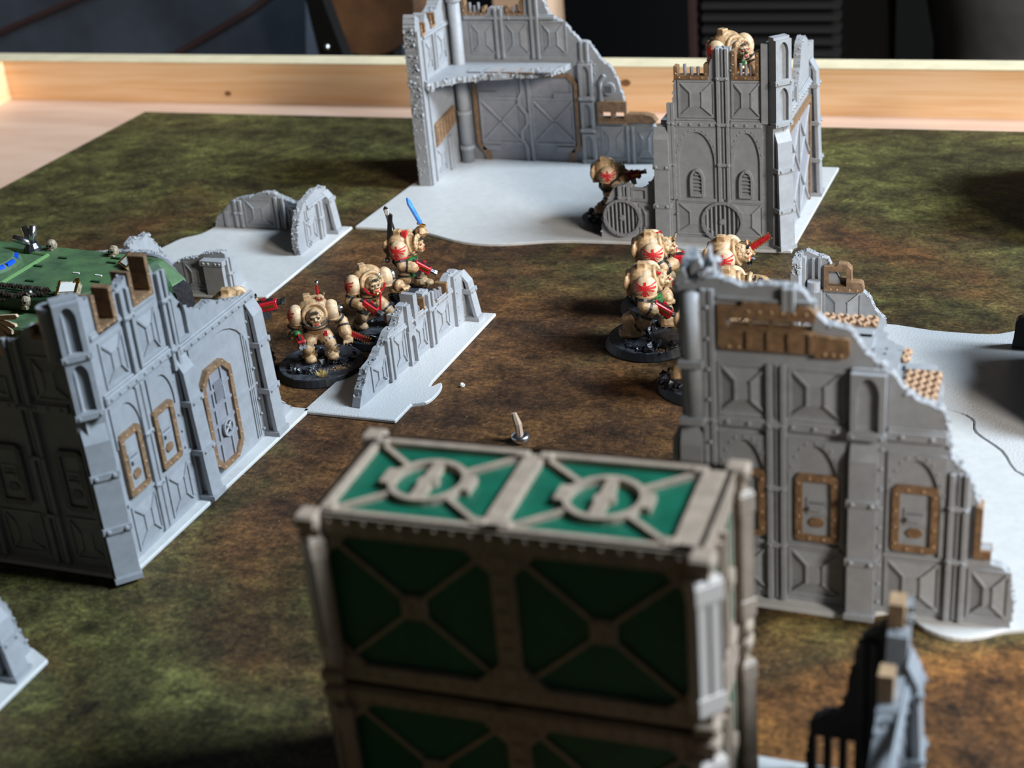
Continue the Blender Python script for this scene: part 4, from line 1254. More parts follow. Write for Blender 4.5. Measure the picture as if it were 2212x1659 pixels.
def container(label):
    W, D, H = 85.5, 36.0, 43.5
    t = thing('cargo_container', (0, 0, 0), label, 'container', 'stacked cargo containers', local=True)
    x0, x1, y0, y1 = -W / 2, W / 2, -D / 2, D / 2
    riv = MB()
    MB().box(x0 + 1.6, y0 + 1.6, 1.2, x1 - 1.6, y1 - 1.6, H - 1.6).build('shell', 'cont_green', t)
    faces = {'front': (lambda u, v, n: (u, y0 - n, v)), 'back': (lambda u, v, n: (u, y1 + n, v)), 'right': (lambda u, v, n: (x1 + n, u, v)), 'left': (lambda u, v, n: (x0 - n, u, v)), 'top': (lambda u, v, n: (u, v, H + n))}
    # frame beams
    for nm, P in faces.items():
        if nm in ('front', 'back'):
            a, b = x0, x1
            MB().box(a, H - 5.2, -1.8, b, H, 0, P).build('top_beam', 'tan', t, bevel=.3)
            MB().box(a, 0, -1.8, b, 4.4, 0, P).build('bottom_beam', 'tan', t, bevel=.3)
            MB().box(-2.6, 4, -1.8, 2.6, H - 5, -.3, P).build('mid_post', 'tan', t)
            for k in range(7):
                MB().box(-1.5, 6 + k * 4.8, -.4, 1.5, 9.4 + k * 4.8, .1, P).build('post_rib', 'tan', t)
            for u in range(int(a) + 4, int(b), 4):
                riv.rivet(P, u, H - 1.5, 0, .6)
                riv.rivet(P, u, H - 3.8, 0, .6)
                riv.rivet(P, u, 2.2, 0, .6)
            bays = ((a + 3, -2.6), (2.6, b - 3))
            v0, v1 = 4.6, H - 5.4
        elif nm in ('left', 'right'):
            a, b = y0, y1
            MB().box(a, H - 4.4, -1.8, b, H, 0, P).build('top_beam', 'tan', t, bevel=.3)
            MB().box(a, 0, -1.8, b, 4.4, 0, P).build('bottom_beam', 'tan', t, bevel=.3)
            for s in (-1, 1):
                d = MB().box(s * 7.6 - 7, 5, -1.9, s * 7.6 + 7, H - 5, -.6, P).build('end_door', 'tan', t)
                for g in (-3.5, 0, 3.5):
                    MB().box(s * 7.6 + g - .8, 8, -.7, s * 7.6 + g + .8, H - 8, -.45, P).build('slot', 'cont_green', d)
                MB().tube([P(s * 2.2, 7, .2), P(s * 2.2, H - 7, .2)], .7, 6).build('door_bar', 'tan', d)
                MB().box(s * 7.6 - 2.5, 19, -.6, s * 7.6 + 2.5, 22.5, .6, P).build('latch', 'tan', d)
            bays = ()
        else:
            for (a, b, c, d) in ((x0, y0, x1, y0 + 3.2), (x0, y1 - 3.2, x1, y1), (x0, y0, x0 + 3.2, y1), (x1 - 7.0, y0, x1, y1), (-4.6, y0, .2, y1)):
                MB().box(a, b, -1.8, c, d, 0, P).build('roof_beam', 'tan', t, bevel=.25)
            for s, (a, b) in enumerate(((x0 + 3.2, -4.6), (.2, x1 - 7.0))):
                cu, cv = (a + b) / 2, 0
                r = 9.0
                ring = MB().prism([circle(cu, cv, r, 28), list(reversed(circle(cu, cv, r - 1.5, 28)))], -1.8, .1, P).build('hatch_ring', 'tan', t)
                for g in (0, 180):
                    c_, s_ = math.cos(g * D2R), math.sin(g * D2R)
                    MB().box(cu + c_ * (r + .4) - 1.1, -3, -1.8, cu + c_ * (r + .4) + 1.1, 3, .2, P).build('lug', 'tan', ring)
                MB().prism([(cu - 1.6, -r + 1), (cu + 1.2, -r + 1), (cu + 1.2, -1.2), (cu + 2.2, -.6), (cu + 2.2, 1.4), (cu + 1.2, 2), (cu + 1.2, r - 1), (cu - 1.4, r - 1), (cu - 1.4, 1.2), (cu - 2.2, .6), (cu - 2.2, -1.4), (cu - 1.6, -2)], -1.8, 0, P).build('hatch_bar', 'tan', ring)
                for sx in (-1, 1):
                    for sy in (-1, 1):
                        ex, ey = (b - .4 if sx > 0 else a + .4), sy * (D / 2 - 3.4)
                        L = math.hypot(ex - cu, ey)
                        MB().tube([P(cu + (ex - cu) * r / L, ey * r / L, -1.0), P(ex, ey, -1.0)], .9, 4).build('roof_brace', 'tan', t)
                        MB().box(ex - 1.6, ey - 1.3, -1.5, ex + 1.6, ey + 1.3, .5, P).build('gusset', 'tan', t, bevel=.3)
            bays = ()
            v0 = v1 = 0
        for a, b in bays:
            cu, cv = (a + b) / 2, (v0 + v1) / 2
            boss = MB().box(cu - 3, cv - 3, -1.8, cu + 3, cv + 3, -.4, P).build('boss', 'tan', t, bevel=.3)
            for u in (-1.4, 1.4):
                MB().box(cu + u - .5, cv - 2, -.5, cu + u + .5, cv + 2, .1, P).build('boss_rib', 'tan', boss)
            for su in (-1, 1):
                for sv in (-1, 1):
                    p, q = (cu + su * 2.8, cv + sv * 2.8), ((b - 1 if su > 0 else a + 1), (v1 - 1 if sv > 0 else v0 + 1))
                    MB().tube([P(*p, -1.2), P(*q, -1.2)], .65, 4).build('brace', 'tan', t)
                    MB().prism([(q[0] - su * 4.2, q[1] + sv * 1.2), (q[0] + su * 1.2, q[1] + sv * 1.2), (q[0] + su * 1.2, q[1] - sv * 4.2)], -1.7, -.1, P).build('corner_plate', 'tan', t)
                    riv.rivet(P, q[0] - su * .6, q[1] - sv * .6, -.1, .9)
    for sx in (-1, 1):
        for sy in (-1, 1):
            px, py = sx * (W / 2 - .6), sy * (D / 2 - .6)
            MB().box(px - 2, py - 2, 0, px + 2, py + 2, H).build('corner_post', 'tan', t)
            rz = Euler((0, 0, math.atan2(sy, sx))).to_matrix()
            q = Vector((px + sx * .6, py + sy * .6, H / 2))
            po = MB().obox(q, (3.6, 6.6, H - 10), rz).build('post_sleeve', 'lit_tan' if sx > 0 > sy else 'tan', t, bevel=.4)
            for zz in (-1, 1):
                MB().obox(q + Vector((0, 0, zz * (H / 2 - 8.2))), (4.2, 7.0, 5.0), rz).build('sleeve_cap', 'lit_tan' if sx > 0 > sy else 'tan', po, bevel=.4)
            MB().obox(q + rz @ Vector((1.75, 0, 0)), (.2, .7, H - 20), rz).build('groove', 'charcoal', po)
            for k in (-1, 1):
                MB().obox(q + rz @ Vector((1.75, k * 2.9, 0)), (.2, .45, H - 20), rz).build('groove', 'charcoal', po)
            for z in (1.6, H - 1.4):
                MB().obox((px + sx * .5, py + sy * .5, z), (5.4, 5.4, 3.4)).build('corner_casting', 'tan', t, bevel=.7)
    close_rivets(t, riv, 'tan')
    return t
box_low = container('lower of two stacked green containers with tan frames, mostly below the frame')
box_top = copy_tree(box_low)
box_top['label'] = 'upper tan-framed green container with two round roof hatches'
for o, z in ((box_low, 0), (box_top, 44.8)):
    o.location = Vector((-106.3, 258.2, z)) * S
    o.rotation_euler = (0, 0, 1.5 * D2R)

# ------------------------------------------------------------------ green tracked carrier at far left
def carrier():
    t = thing('armoured_carrier', (-402, 459, 0), 'green armoured toy vehicle with chains behind the corner ruin at left', 'vehicle', rot=-5 * D2R, local=True)
    MB().prism([(-58, 6), (52, 6), (58, 16), (58, 30), (52, 40), (-58, 40)], -24, 24, lambda u, v, n: (u, n, v)).build('hull', 'tank_dark', t, bevel=.8)
    MB().prism([(-58, -19), (46, -19), (57, -8), (57, 12), (48, 23), (-58, 23)], 39, 41.2, XYZ).build('roof_plate', 'tank_green', t, bevel=.7)
    for s in (-1, 1):
        y = s * 31
        sp = MB().prism([(-60, 4), (48, 4), (56, 14), (54, 26), (44, 34), (-60, 34)], y - 7, y + 7, lambda u, v, n: (u, n, v)).build('track_guard', 'tank_green', t, bevel=.8)
        MB().prism([(-60, 0), (46, 0), (58, 12), (57, 24), (50, 28), (50, 22), (46, 6), (-60, 6)], y - 5, y + 5, lambda u, v, n: (u, n, v)).build('track', 'gunmetal', t)
        for k in range(6):
            MB().box(-50 + k * 16, y + s * 7 - .6, 9, -40 + k * 16, y + s * 7 + .6, 24).build('side_panel', 'tank_dark', sp)
    for (a, b) in (((8, -19.5), (5.5, 13)), ((5.5, 13), (-20, 15))):
        MB().tube([(*a, 41.4), (*b, 41.4)], .8, 5).build('roof_ridge', 'tank_edge', t)
    for x, y in ((14.4, 12), (37.6, 17), (39, 12.5), (46, -6), (18, -12), (36, -14), (10, 2)):
        MB().box(x - 2.2, y - .5, 41.1, x + 2.2, y + .5, 41.8).build('roof_latch', 'tank_dark', t)
    for x, y in ((31.4, -.3), (42.6, -.2)):
        MB().box(x - 1.6, y - .3, 41.1, x + 1.6, y + .3, 41.6).build('scratch_mark', 'white_paint', t)
    # round hatch with two blue vision blocks
    c = MB().lathe([(15, 40), (15, 43.4), (12, 46.2), (6, 47.4)], (-10, -7, 0), 26).build('cupola', 'tank_green', t, smooth=False)
    for g in (-20, 6, 40):
        d = Vector((math.cos(g * D2R), math.sin(g * D2R), 0))
        MB().obox(Vector((-10, -7, 44.6)) + d * 13.0, (1.6, 4.6, 2.4), Euler((0, 0, g * D2R)).to_matrix()).build('vision_block', 'blue_glass', c)
    # exhaust with three bright pipes
    e = MB().lathe([(4, 40), (3.4, 43), (2.4, 45)], (-5, 16, 0), 10).build('exhaust', 'gunmetal', t)
    for d in ((-.9, -.25, .35), (-.55, .3, .75), (.1, .3, .9)):
        p = Vector((-5, 16, 44.5))
        MB().tube([p, p + Vector(d) * 4, p + Vector(d) * 8], [1.3, 1.6, 1.5], 10).build('exhaust_pipe', 'silver', e, smooth=True)
    R = random.Random(4)
    for x, y, z in ((2, 20, 43), (34, 20.5, 43), (26, -24, 38.6), (-12, -27, 36)):
        k = MB().ball((x, y, z), (2.2, 2.2, 2.4), 10, 7)
        k.obox((x, y - 1.4, z - 2.0), (2.4, 1.8, 1.6))
        o = k.build('skull', 'skull', t)
        for s in (-1, 1):
            MB().ball((x + s * .85, y - 1.95, z + .2), .55, 6, 4).build('eye_socket', 'black', o)
    # heavy chains lying along the near edge
    def chain(pts, r=1.0):
        mb = MB()
        for i in range(len(pts) - 1):
            a, b = Vector(pts[i]), Vector(pts[i + 1])
            n = max(2, int((b - a).length / 2.1))
            for k in range(n):
                p = a + (b - a) * (k / n)
                q = a + (b - a) * ((k + 1.1) / n)
                off = Vector((0, .45, .35)) * (1 if k % 2 else -1)
                mb.tube([p + off, (p + q) / 2 - off, q + off], r * .75, 5)
        return mb
    for pts in (((-40, -17, 42), (-8, -21, 42.2), (14, -20, 42.4), (34, -19, 42)), ((-40, -24, 37), (-10, -26, 37.4), (12, -25, 37.6), (24, -21, 41)), ((2, -22, 41.6), (20, -23.5, 39.8), (34, -21, 41.4))):
        chain(pts).build('chain', 'chain', t)
    MB().ball((27, -22.5, 41.6), 1.5, 10, 6).build('chain_knob', 'silver', t, smooth=True)
    # pale plates with gilt corners
    for x, y, z, g in ((44, -19, 43.0, 20), (50, 11, 42.8, -30)):
        rot = Euler((.5, 0, g * D2R)).to_matrix()
        o = MB().obox((x, y, z), (8.4, 6.6, 3.4), rot).build('relic_box', 'skull', t, bevel=.3)
        MB().obox(Vector((x, y, z)) + rot @ Vector((0, 0, 1.7)), (6.0, 4.6, .6), rot).build('white_panel', 'white_paint', o)
        for sx in (-1, 1):
            MB().obox(Vector((x, y, z)) + rot @ Vector((sx * 3.7, 0, 1.8)), (.8, 6.6, .6), rot).build('gilt_strip', 'gold', o)
        MB().obox(Vector((x, y, z)) + rot @ Vector((3.4, 2.8, 2.0)), (1.8, 1.6, 1.0), rot).build('gilt_corner', 'gold', o)
    # winged emblem standing on the near flank
    w = MB().prism([(21.5, 21), (23.4, 21), (23.8, 38), (22.5, 43), (21.2, 38)], 38.1, 39.4, lambda u, v, n: (u, -n, v)).build('winged_emblem', 'bone_light', t)
    for s in (-1, 1):
        for k in range(5):
            g = (10 + k * 19) * D2R
            b = Vector((22.5 + s * 1.2, 0, 37.5 - k * 1.2))
            L = 10.5 - k * .9
            e2 = b + Vector((s * L * math.cos(g), 0, -L * math.sin(g) + 3.5))
            nrm = Vector((math.sin(g) * s, 0, math.cos(g)))
            P = [b + nrm * 1.2, e2 + nrm * 1.1, e2 + (e2 - b).normalized() * 1.0, e2 - nrm * .9, b - nrm * .6]
            MB().prism([(p.x, p.z) for p in P], 38.0, 39.2 + .1 * k, lambda u, v, n: (u, -n, v)).build('feather', 'bone_light', w)
carrier()

# ------------------------------------------------------------------ painted toy soldiers
def fuse(mb, name, m, parent, voxel=0.42, iters=1, fac=0.5):
    """Melt the pieces of mb into one continuous skin."""
    me = bpy.data.meshes.new('tmp')
    me.from_pydata([p[:] for p in mb.v], [], mb.f)
    bm = bmesh.new()
    bm.from_mesh(me)
    bmesh.ops.recalc_face_normals(bm, faces=bm.faces)
    bm.to_mesh(me)
    bm.free()
    o = bpy.data.objects.new('tmp', me)
    col.objects.link(o)
    r = o.modifiers.new('r', 'REMESH')
    r.mode = 'VOXEL'
    r.voxel_size = voxel
    s = o.modifiers.new('s', 'SMOOTH')
    s.iterations = iters
    s.factor = fac
    dg = bpy.context.evaluated_depsgraph_get()
    out = bpy.data.meshes.new_from_object(o.evaluated_get(dg), depsgraph=dg)
    bpy.data.objects.remove(o)
    bpy.data.meshes.remove(me)
    out.name = name
    out.transform(Matrix.Scale(S, 4))
    for p in out.polygons:
        p.use_smooth = True
    out.materials.clear()
    out.materials.append(M[m])
    ob = bpy.data.objects.new(name, out)
    col.objects.link(ob)
    ob.parent = parent
    ORG[ob.name] = (0, 0, 0)
    return ob

def basis(d, up=(0, 0, 1)):
    """Rotation whose -Y axis looks along d."""
    y = -Vector(d).normalized()
    x = y.cross(Vector(up))
    if x.length < 1e-4:
        x = Vector((1, 0, 0))
    x.normalize()
    z = x.cross(y)
    return Matrix((x, y, z)).transposed()

def xf(mb, rot, at):
    mb.v = [rot @ p + Vector(at) for p in mb.v]
    return mb

def emblem(parent, c, r, side, scale=1.0):
    """Winged sword painted on a shoulder pad (ellipsoid c, r; side -1 or +1)."""
    mb = MB()
    def on(s, t, k=1.045):
        q = max(0.05, 1 - (s / r[1]) ** 2 - (t / r[2]) ** 2)
        return (c[0] + side * r[0] * math.sqrt(q) * k, c[1] + s * k, c[2] + t * k)
    def patch(p):
        n = 4
        for i in range(n):
            a, b = i / n, (i + 1) / n
            L = lambda u, w, f: (u[0] + (w[0] - u[0]) * f, u[1] + (w[1] - u[1]) * f)
            q = [L(p[0], p[1], a), L(p[0], p[1], b), L(p[3], p[2], b), L(p[3], p[2], a)]
            mb.add([on(*v, 1.02) for v in q] + [on(*v, 1.055) for v in q], [(4, 5, 6, 7), (0, 1, 5, 4), (1, 2, 6, 5), (2, 3, 7, 6), (3, 0, 4, 7), (3, 2, 1, 0)])
    k = scale
    patch([(-.5 * k, 3.6 * k), (-.55 * k, -4.3 * k), (.55 * k, -4.3 * k), (.5 * k, 3.6 * k)])
    patch([(-1.2 * k, 2.2 * k), (-1.2 * k, .4 * k), (1.2 * k, .4 * k), (1.2 * k, 2.2 * k)])
    for s in (-1, 1):
        for j in range(5):
            g = (-24 + j * 22) * D2R
            L = (4.3 - j * .42) * k
            b = (s * .5 * k, (1.5 - j * .42) * k)
            e = (b[0] + s * L * math.cos(g), b[1] - L * math.sin(g) * .85)
            w = .50 * k
            nx, ny = math.sin(g) * s, math.cos(g)
            patch([(b[0] - nx * w, b[1] + ny * w), (e[0] - nx * w, e[1] + ny * w), (e[0] + nx * w * .7, e[1] - ny * w * .7), (b[0] + nx * w * .7, b[1] - ny * w * .7)])
    return mb.build('emblem', 'red_paint', parent)

def wheel_badge(parent, c, r, side):
    mb = MB()
    P = lambda u, v, n: (c[0] + side * (r[0] + n - .25 * (u * u + v * v) / 9), c[1] + u, c[2] + v + .4)
    mb.prism([circle(0, 0, 3.3, 16), list(reversed(circle(0, 0, 2.3, 16)))], -.5, .5, P)
    for k in range(6):
        g = k * math.pi / 3
        mb.prism([(.5 * math.cos(g) - .45 * math.sin(g), .5 * math.sin(g) + .45 * math.cos(g)), (3 * math.cos(g) - .7 * math.sin(g), 3 * math.sin(g) + .7 * math.cos(g)), (3 * math.cos(g) + .7 * math.sin(g), 3 * math.sin(g) - .7 * math.cos(g)), (.5 * math.cos(g) + .45 * math.sin(g), .5 * math.sin(g) - .45 * math.cos(g))], -.4, .45, P)
    mb.ball(P(0, 0, .5), 1.0, 8, 5)
    return mb.build('wheel_badge', 'silver', parent)

def gun(t, at, d, scale=1.0, up=(0, 0, 1)):
    """Twin-barrelled red gun pointing along d."""
    R = basis(d, up)
    k = scale
    def bx(x0, y0, z0, x1, y1, z1):
        return xf(MB().box(x0 * k, y0 * k, z0 * k, x1 * k, y1 * k, z1 * k), R, at)
    g = bx(-1.7, -4.6, -1.4, 1.7, 3.4, 1.9).build('gun', 'red', t, bevel=.35)
    for s in (-1, 1):
        b = MB().tube([(s * .85 * k, -4.4 * k, .7 * k), (s * .85 * k, -7.4 * k, .7 * k)], .72 * k, 8)
        xf(b, R, at).build('barrel', 'gunmetal', g, smooth=False)
        b = MB().tube([(s * .85 * k, -6.4 * k, .7 * k), (s * .85 * k, -7.6 * k, .7 * k)], 1.0 * k, 8)
        xf(b, R, at).build('muzzle', 'silver', g)
        xf(MB().box(s * 1.7 * k - .15, -3.6 * k, -.1, s * 1.7 * k + .15, .4 * k, .9 * k), R, at).build('gilt_badge', 'gold', g)
    bx(-.9, -1.6, -4.6, .9, 1.2, -1.3).build('magazine', 'silver', g, bevel=.2)
    bx(-.7, -3.6, 1.8, .7, 2.6, 2.5).build('top_rail', 'gunmetal', g)
    bx(-.5, -1.0, 2.4, .5, .6, 3.2).build('sight', 'red', g)
    bx(-1.3, 3.2, -1.0, 1.3, 4.8, 1.2).build('stock', 'gunmetal', g)
    bx(-1.75, -3.9, -1.9, 1.75, -2.6, -1.2).build('fore_grip', 'gunmetal', g)
    return g

def chainblade(t, at, d, L=9, up=(0, 0, 1)):
    R = basis(d, up)
    b = xf(MB().prism([(-1.2, 0), (1.2, 0), (1.0, L * .8), (.2, L), (-1.0, L * .85)], -.5, .5, lambda u, v, n: (n, -v, u)), R, at).build('chain_blade', 'red', t, bevel=.2)
    for k in range(int(L / 1.1)):
        for s in (-1, 1):
            xf(MB().obox((0, -.6 - k * 1.1, s * 1.3), (.7, .6, .7)), R, at).build('tooth', 'gold', b)
    return b

def fingers(mb, hand, d, spread=0.0, r=.62, L=2.6):
    """Five separate digits from the end of a gauntlet."""
    R = basis(d)
    for k in range(4):
        x = -1.5 + k * 1.0
        ln = L * (.85, 1.0, .95, .75)[k]
        mb.tube([Vector(hand) + R @ Vector((x * .8, -1.0, 0)), Vector(hand) + R @ Vector((x * (1 + spread), -1.2 - ln * .6, .1)), Vector(hand) + R @ Vector((x * (1 + spread * 1.5), -1.0 - ln * 1.1, -.7))], [r, r, r * .75], 6)
    mb.tube([Vector(hand) + R @ Vector((1.6, .2, -.3)), Vector(hand) + R @ Vector((2.5, -1.2, -.5)), Vector(hand) + R @ Vector((2.2, -2.4, -.9))], [r, r, r * .8], 6)

def soldier(label, loc, phi, z0, feet, armR, armL, r=16, head='helmet', seed=1, hip=12.0, lean=0.0, pads=('emblem', 'wheel'), tabard=False, rocks=(), tuft=None, sand=None, voxel=0.34, gear=None, K0=0.87, base=True, zbase=0.0, kneepads=True, openR=False, openL=False):
    t = thing('toy_soldier', (loc[0], loc[1], zbase), label, 'miniature', 'painted toy soldiers', rot=(22.5 + phi) * D2R, local=True)
    R = random.Random(seed)
    H = z0 + hip
    t.scale = (K0, K0, K0)
    r = r / K0
    # ---- base, kept upright in world axes only by its round shape
    if base:
        b = MB().lathe([(r, 0), (r, .6), (r - 1.2, 3.2), (r - 1.3, 3.4)], (0, 0, 0), 40).build('base', 'rim', t)
        MB().lathe([(r - 1.3, 3.3), (r - 1.6, 3.7)], (0, 0, 0), 40, .01, R).build('ground', 'base_top', b)
        for (x, y, rr, h) in rocks:
            k = MB().lathe([(rr * 1.02, 3.2), (rr * 1.05, 3.2 + h * .4), (rr * .94, 3.2 + h * .75), (rr * .82, 3.2 + h)], (x, y, 0), 13, .14, R)
            o = k.build('rock', 'rock', b)
            MB().lathe([(rr * .80, 3.1 + h), (rr * .72, 3.35 + h)], (x, y, 0), 13, .08, R).build('rock_top', 'base_top', o)
            mb = MB()
            for q in range(34):
                g = R.uniform(0, 6.28)
                mb.lump((x + rr * 1.0 * math.cos(g), y + rr * 1.0 * math.sin(g), 3.2 + R.random() * h * .9), R.uniform(.6, 2.1), R)
            tag(mb.build('rock_chips', 'rock', o), kind='stuff')
        if tuft:
            mb = MB()
            for q in range(70):
                g, e = R.uniform(0, 6.28), R.uniform(.2, 2.2)
                p = Vector((tuft[0] + e * math.cos(g) * .6, tuft[1] + e * math.sin(g) * .6, 3.5))
                q2 = p + Vector((math.cos(g) * e, math.sin(g) * e, R.uniform(1.6, 3.2)))
                mb.tube([p, q2], [.14, .05], 3, cap=False)
            tag(mb.build('grass_tuft', 'straw', b), kind='stuff')
        if sand:
            mb = MB()
            for q in range(60):
                g, e = R.uniform(0, 6.28), R.uniform(0, 3.4)
                mb.lump((sand[0] + e * math.cos(g) * 1.4, sand[1] + e * math.sin(g), 3.7), R.uniform(.22, .5), R)
            tag(mb.build('sand', 'sand', b), kind='stuff')
    # ---- body: one skin
    mb = MB()
    L = Vector((0, -lean, 0))
    mb.obox((0, .3, H - .4), (7.6, 6.0, 4.6))
    mb.ball(Vector((0, -.2, H + 4)) + L * .4, (5.4, 4.8, 4.2), 16, 10)
    mb.ball(Vector((0, -.4, H + 8.2)) + L * .8, (6.9, 5.8, 5.6), 18, 12)
    mb.ball(Vector((0, 2.4, H + 10.6)) + L, (7.7, 6.0, 6.4), 20, 12)
    mb.obox(Vector((0, 6.4, H + 9.4)) + L, (9.5, 4.2, 9), None, .8)
    mb.obox(Vector((-2.2, 2.2, H + 16.8)) + L, (3.2, 3.4, 3.0))
    for s in (-1, 1):
        mb.ball(Vector((s * 4.4, 8.2, H + 10)) + L, (1.7, 1.5, 3.2), 10, 6)
    hc = Vector((0, -4.4, H + 10.2)) + L           # middle of the collar
    ring = [hc + Vector((5.0 * math.cos(a), 1.5 * math.sin(a) + .6, 4.8 * math.sin(a))) for a in [2 * math.pi * k / 18 for k in range(19)]]
    mb.tube(ring, .95, 8, cap=False)
    knees = []
    for s, (x, y, dz) in zip((-1, 1), feet):
        a = Vector((s * 2.9, .2, H - 1))
        f = Vector((x, y, z0 + dz))
        k = a * .48 + f * .52 + Vector((s * 1.3, -2.4, .6))
        mb.tube([a, (a + k) / 2 + Vector((0, -.4, 0)), k], [3.5, 3.5, 2.9], 12)
        mb.tube([k, f + Vector((0, .6, 2.2))], [2.7, 3.1], 12)
        mb.tube([f + Vector((0, .6, 3.4)), f + Vector((0, .4, .8))], [3.2, 3.7], 12)
        mb.ball(k + Vector((0, -1.1, .2)), (2.4, 2.2, 2.7), 12, 8)
        knees.append((a, k, f))
        mb.obox(f + Vector((0, -.6, 1.0)), (5.4, 7.4, 2.4), None, .85)
        mb.ball(f + Vector((0, -3.6, 1.0)), (2.7, 2.5, 1.7), 12, 8)
    hands = []
    joints = MB()
    for s, (e, h), op in ((-1, armR, openR), (1, armL, openL)):
        sh = Vector((s * 7.4, .4, H + 9.2)) + L
        e, h = Vector((e[0], e[1], H + e[2])), Vector((h[0], h[1], H + h[2]))
        mb.tube([sh, e], [2.6, 2.4], 10)
        mb.ball(e, 2.5, 10, 7)
        mb.tube([e, e + (h - e) * .8, h], [2.4, 3.1, 2.6], 12)
        d = (h - e).normalized()
        u = (e - sh).normalized()
        joints.tube([e - u * 2.6, e - u * 1.5], [2.75, 2.75], 12)
        joints.tube([e + d * 1.7, e + d * 2.5], [3.0, 3.15], 12)
        mb.ball(h, (2.2, 2.2, 2.0), 10, 7)
        if op:
            fingers(mb, h + d * .6, d, .25)
        else:
            fingers(mb, h + d * .3, d + Vector((0, 0, -.7)), 0, .6, 1.5)
        hands.append(h)
    for a, k, f in knees:
        u = (k - a).normalized()
        joints.tube([k - u * 2.4, k - u * 1.3], [3.6, 3.3], 12)
        w = (f + Vector((0, .6, 2.2)) - k).normalized()
        joints.tube([k + w * 2.4, k + w * 3.2], [3.05, 3.1], 12)
    joints.build('soft_joints', 'black_paint', t)
    sm = MB()
    sm.tube([Vector((5.5 * math.sin(b), -.2 - 4.9 * math.cos(b), H + 3.2)) + L * .4 for b in [-1.2 + .3 * k for k in range(9)]], .3, 5)
    sm.tube([Vector((7.4 * math.sin(b), -.4 - 6.0 * math.cos(b), H + 6.6)) + L * .7 for b in [-1.1 + .275 * k for k in range(9)]], .26, 5)
    sm.build('plate_seams', 'rim', t)
    body = fuse(mb, 'body', 'bone', t, voxel)
    # ---- helmet or bare head, sunk into the collar
    c = hc + Vector((0, -.2, .2))
    hd = MB()
    hd.ball(c, (2.7, 3.0, 3.1), 14, 10)
    hd.obox(c + Vector((0, -2.2, -1.4)), (2.9, 2.4, 2.2), None, .8)
    hd.ball(c + Vector((0, -2.6, .9)), (2.2, .8, .55), 10, 6)
    hd.tube([c + Vector((0, -2.2, .8)), c + Vector((0, -3.6, -.7))], [.45, .75], 7)
    for s in (-1, 1):
        hd.ball(c + Vector((s * 2.6, -.2, -.3)), (.6, 1.0, 1.1), 8, 6)
        hd.ball(c + Vector((s * 1.4, -2.3, -.6)), (.8, .7, .7), 8, 6)
    if head == 'horned':
        hd.tube([c + Vector((-.6, -2.6, 2.2)), c + Vector((-.8, -3.6, 4.6))], [.6, .25], 6)
        hd.tube([c + Vector((0, 1, 2.8)), c + Vector((0, -2.4, 2.6))], [.5, .6], 6)
    if head == 'hooded':
        hd.tube([c + Vector((3.0 * math.cos(a), -1.2, 3.2 * math.sin(a) + .2)) for a in [math.pi * (k - 1) / 8 for k in range(11)]], .8, 6)
    K = 1.28
    grow = lambda v: [c + (p - c) * K + Vector((0, -.5, -.3)) for p in v]
    hd.v = grow(hd.v)
    ho = fuse(hd, 'head', 'bone_head', t, .26, 1)
    for s in (-1, 1):
        ey = MB().ball(c + Vector((s * 1.05, -2.95, .25)), (.5, .35, .36), 8, 5)
        ey.v = grow(ey.v)
        ey.build('eye', 'black_paint' if head == 'bare' else 'red', ho)
    mo = MB().ball(c + Vector((0, -3.35, -1.7)), (.95, .4, .34), 8, 5)
    mo.v = grow(mo.v)
    mo.build('mouth', 'red_paint', ho)
    for s in (-1, 1):
        br = MB().tube([c + Vector((s * .3, -3.15, .75)), c + Vector((s * 1.9, -2.6, 1.25))], [.26, .16], 5)
        br.v = grow(br.v)
        br.build('brow_line', 'black_paint', ho)
    for k in range(3):
        gl = MB().box(c.x - 1.5 + k * .2, c.y - 2.95, c.z + 1.9 + k * .35, c.x + 1.5 - k * .2, c.y - 2.5, c.z + 2.02 + k * .35)
        gl.v = grow(gl.v)
        gl.build('brow_crease', 'black_paint', ho)
    # ---- shoulder pads
    for s, kind in zip((-1, 1), pads):
        pc = Vector((s * 8.0, .2, H + 9.6)) + L
        pr = (3.7, 4.7, 5.1)
        pm = MB()
        pm.ball(pc, pr, 22, 14)
        pm.v = [Vector((p.x, p.y, max(p.z, pc.z - 3.0 + .15 * (p.z - pc.z)))) for p in pm.v]
        po = pm.build('shoulder_pad', 'bone_light', t, smooth=True)
        rim = [pc + Vector((pr[0] * .86 * math.cos(a), pr[1] * .86 * math.sin(a), -3.0)) for a in [2 * math.pi * k / 20 for k in range(21)]]
        MB().tube(rim, .45, 6, cap=False).build('pad_trim', 'red' if kind == 'red_rim' else 'bone', po)
        if kind in ('emblem', 'red_rim'):
            emblem(po, pc, pr, s, .92)
        elif kind == 'wheel':
            wheel_badge(po, pc, pr, s)
    # ---- belt, cables, studs
    bl = MB().tube([(3.9 * math.cos(a), .2 + 3.5 * math.sin(a), H + 1.6) for a in [2 * math.pi * k / 16 for k in range(17)]], .75, 6, cap=False).build('belt', 'gunmetal', t)
    MB().obox((0, -3.6, H + 1.6), (2.6, 1.2, 2.2)).build('buckle', 'gold', bl, bevel=.3)
    for s in (-1, 1):
        pts = [Vector((s * 4.4, 4.4, H + 6)), Vector((s * 5.6, 4.6, H + 3)), Vector((s * 5.2, 2.6, H + .2)), Vector((s * 4.0, -.2, H - 1.0))]
        cb = MB()
        for i in range(3):
            for k in range(4):
                p = pts[i] + (pts[i + 1] - pts[i]) * (k / 4)
                cb.ball(p, .85, 7, 5)
        cb.build('hip_cable', 'gunmetal', t)
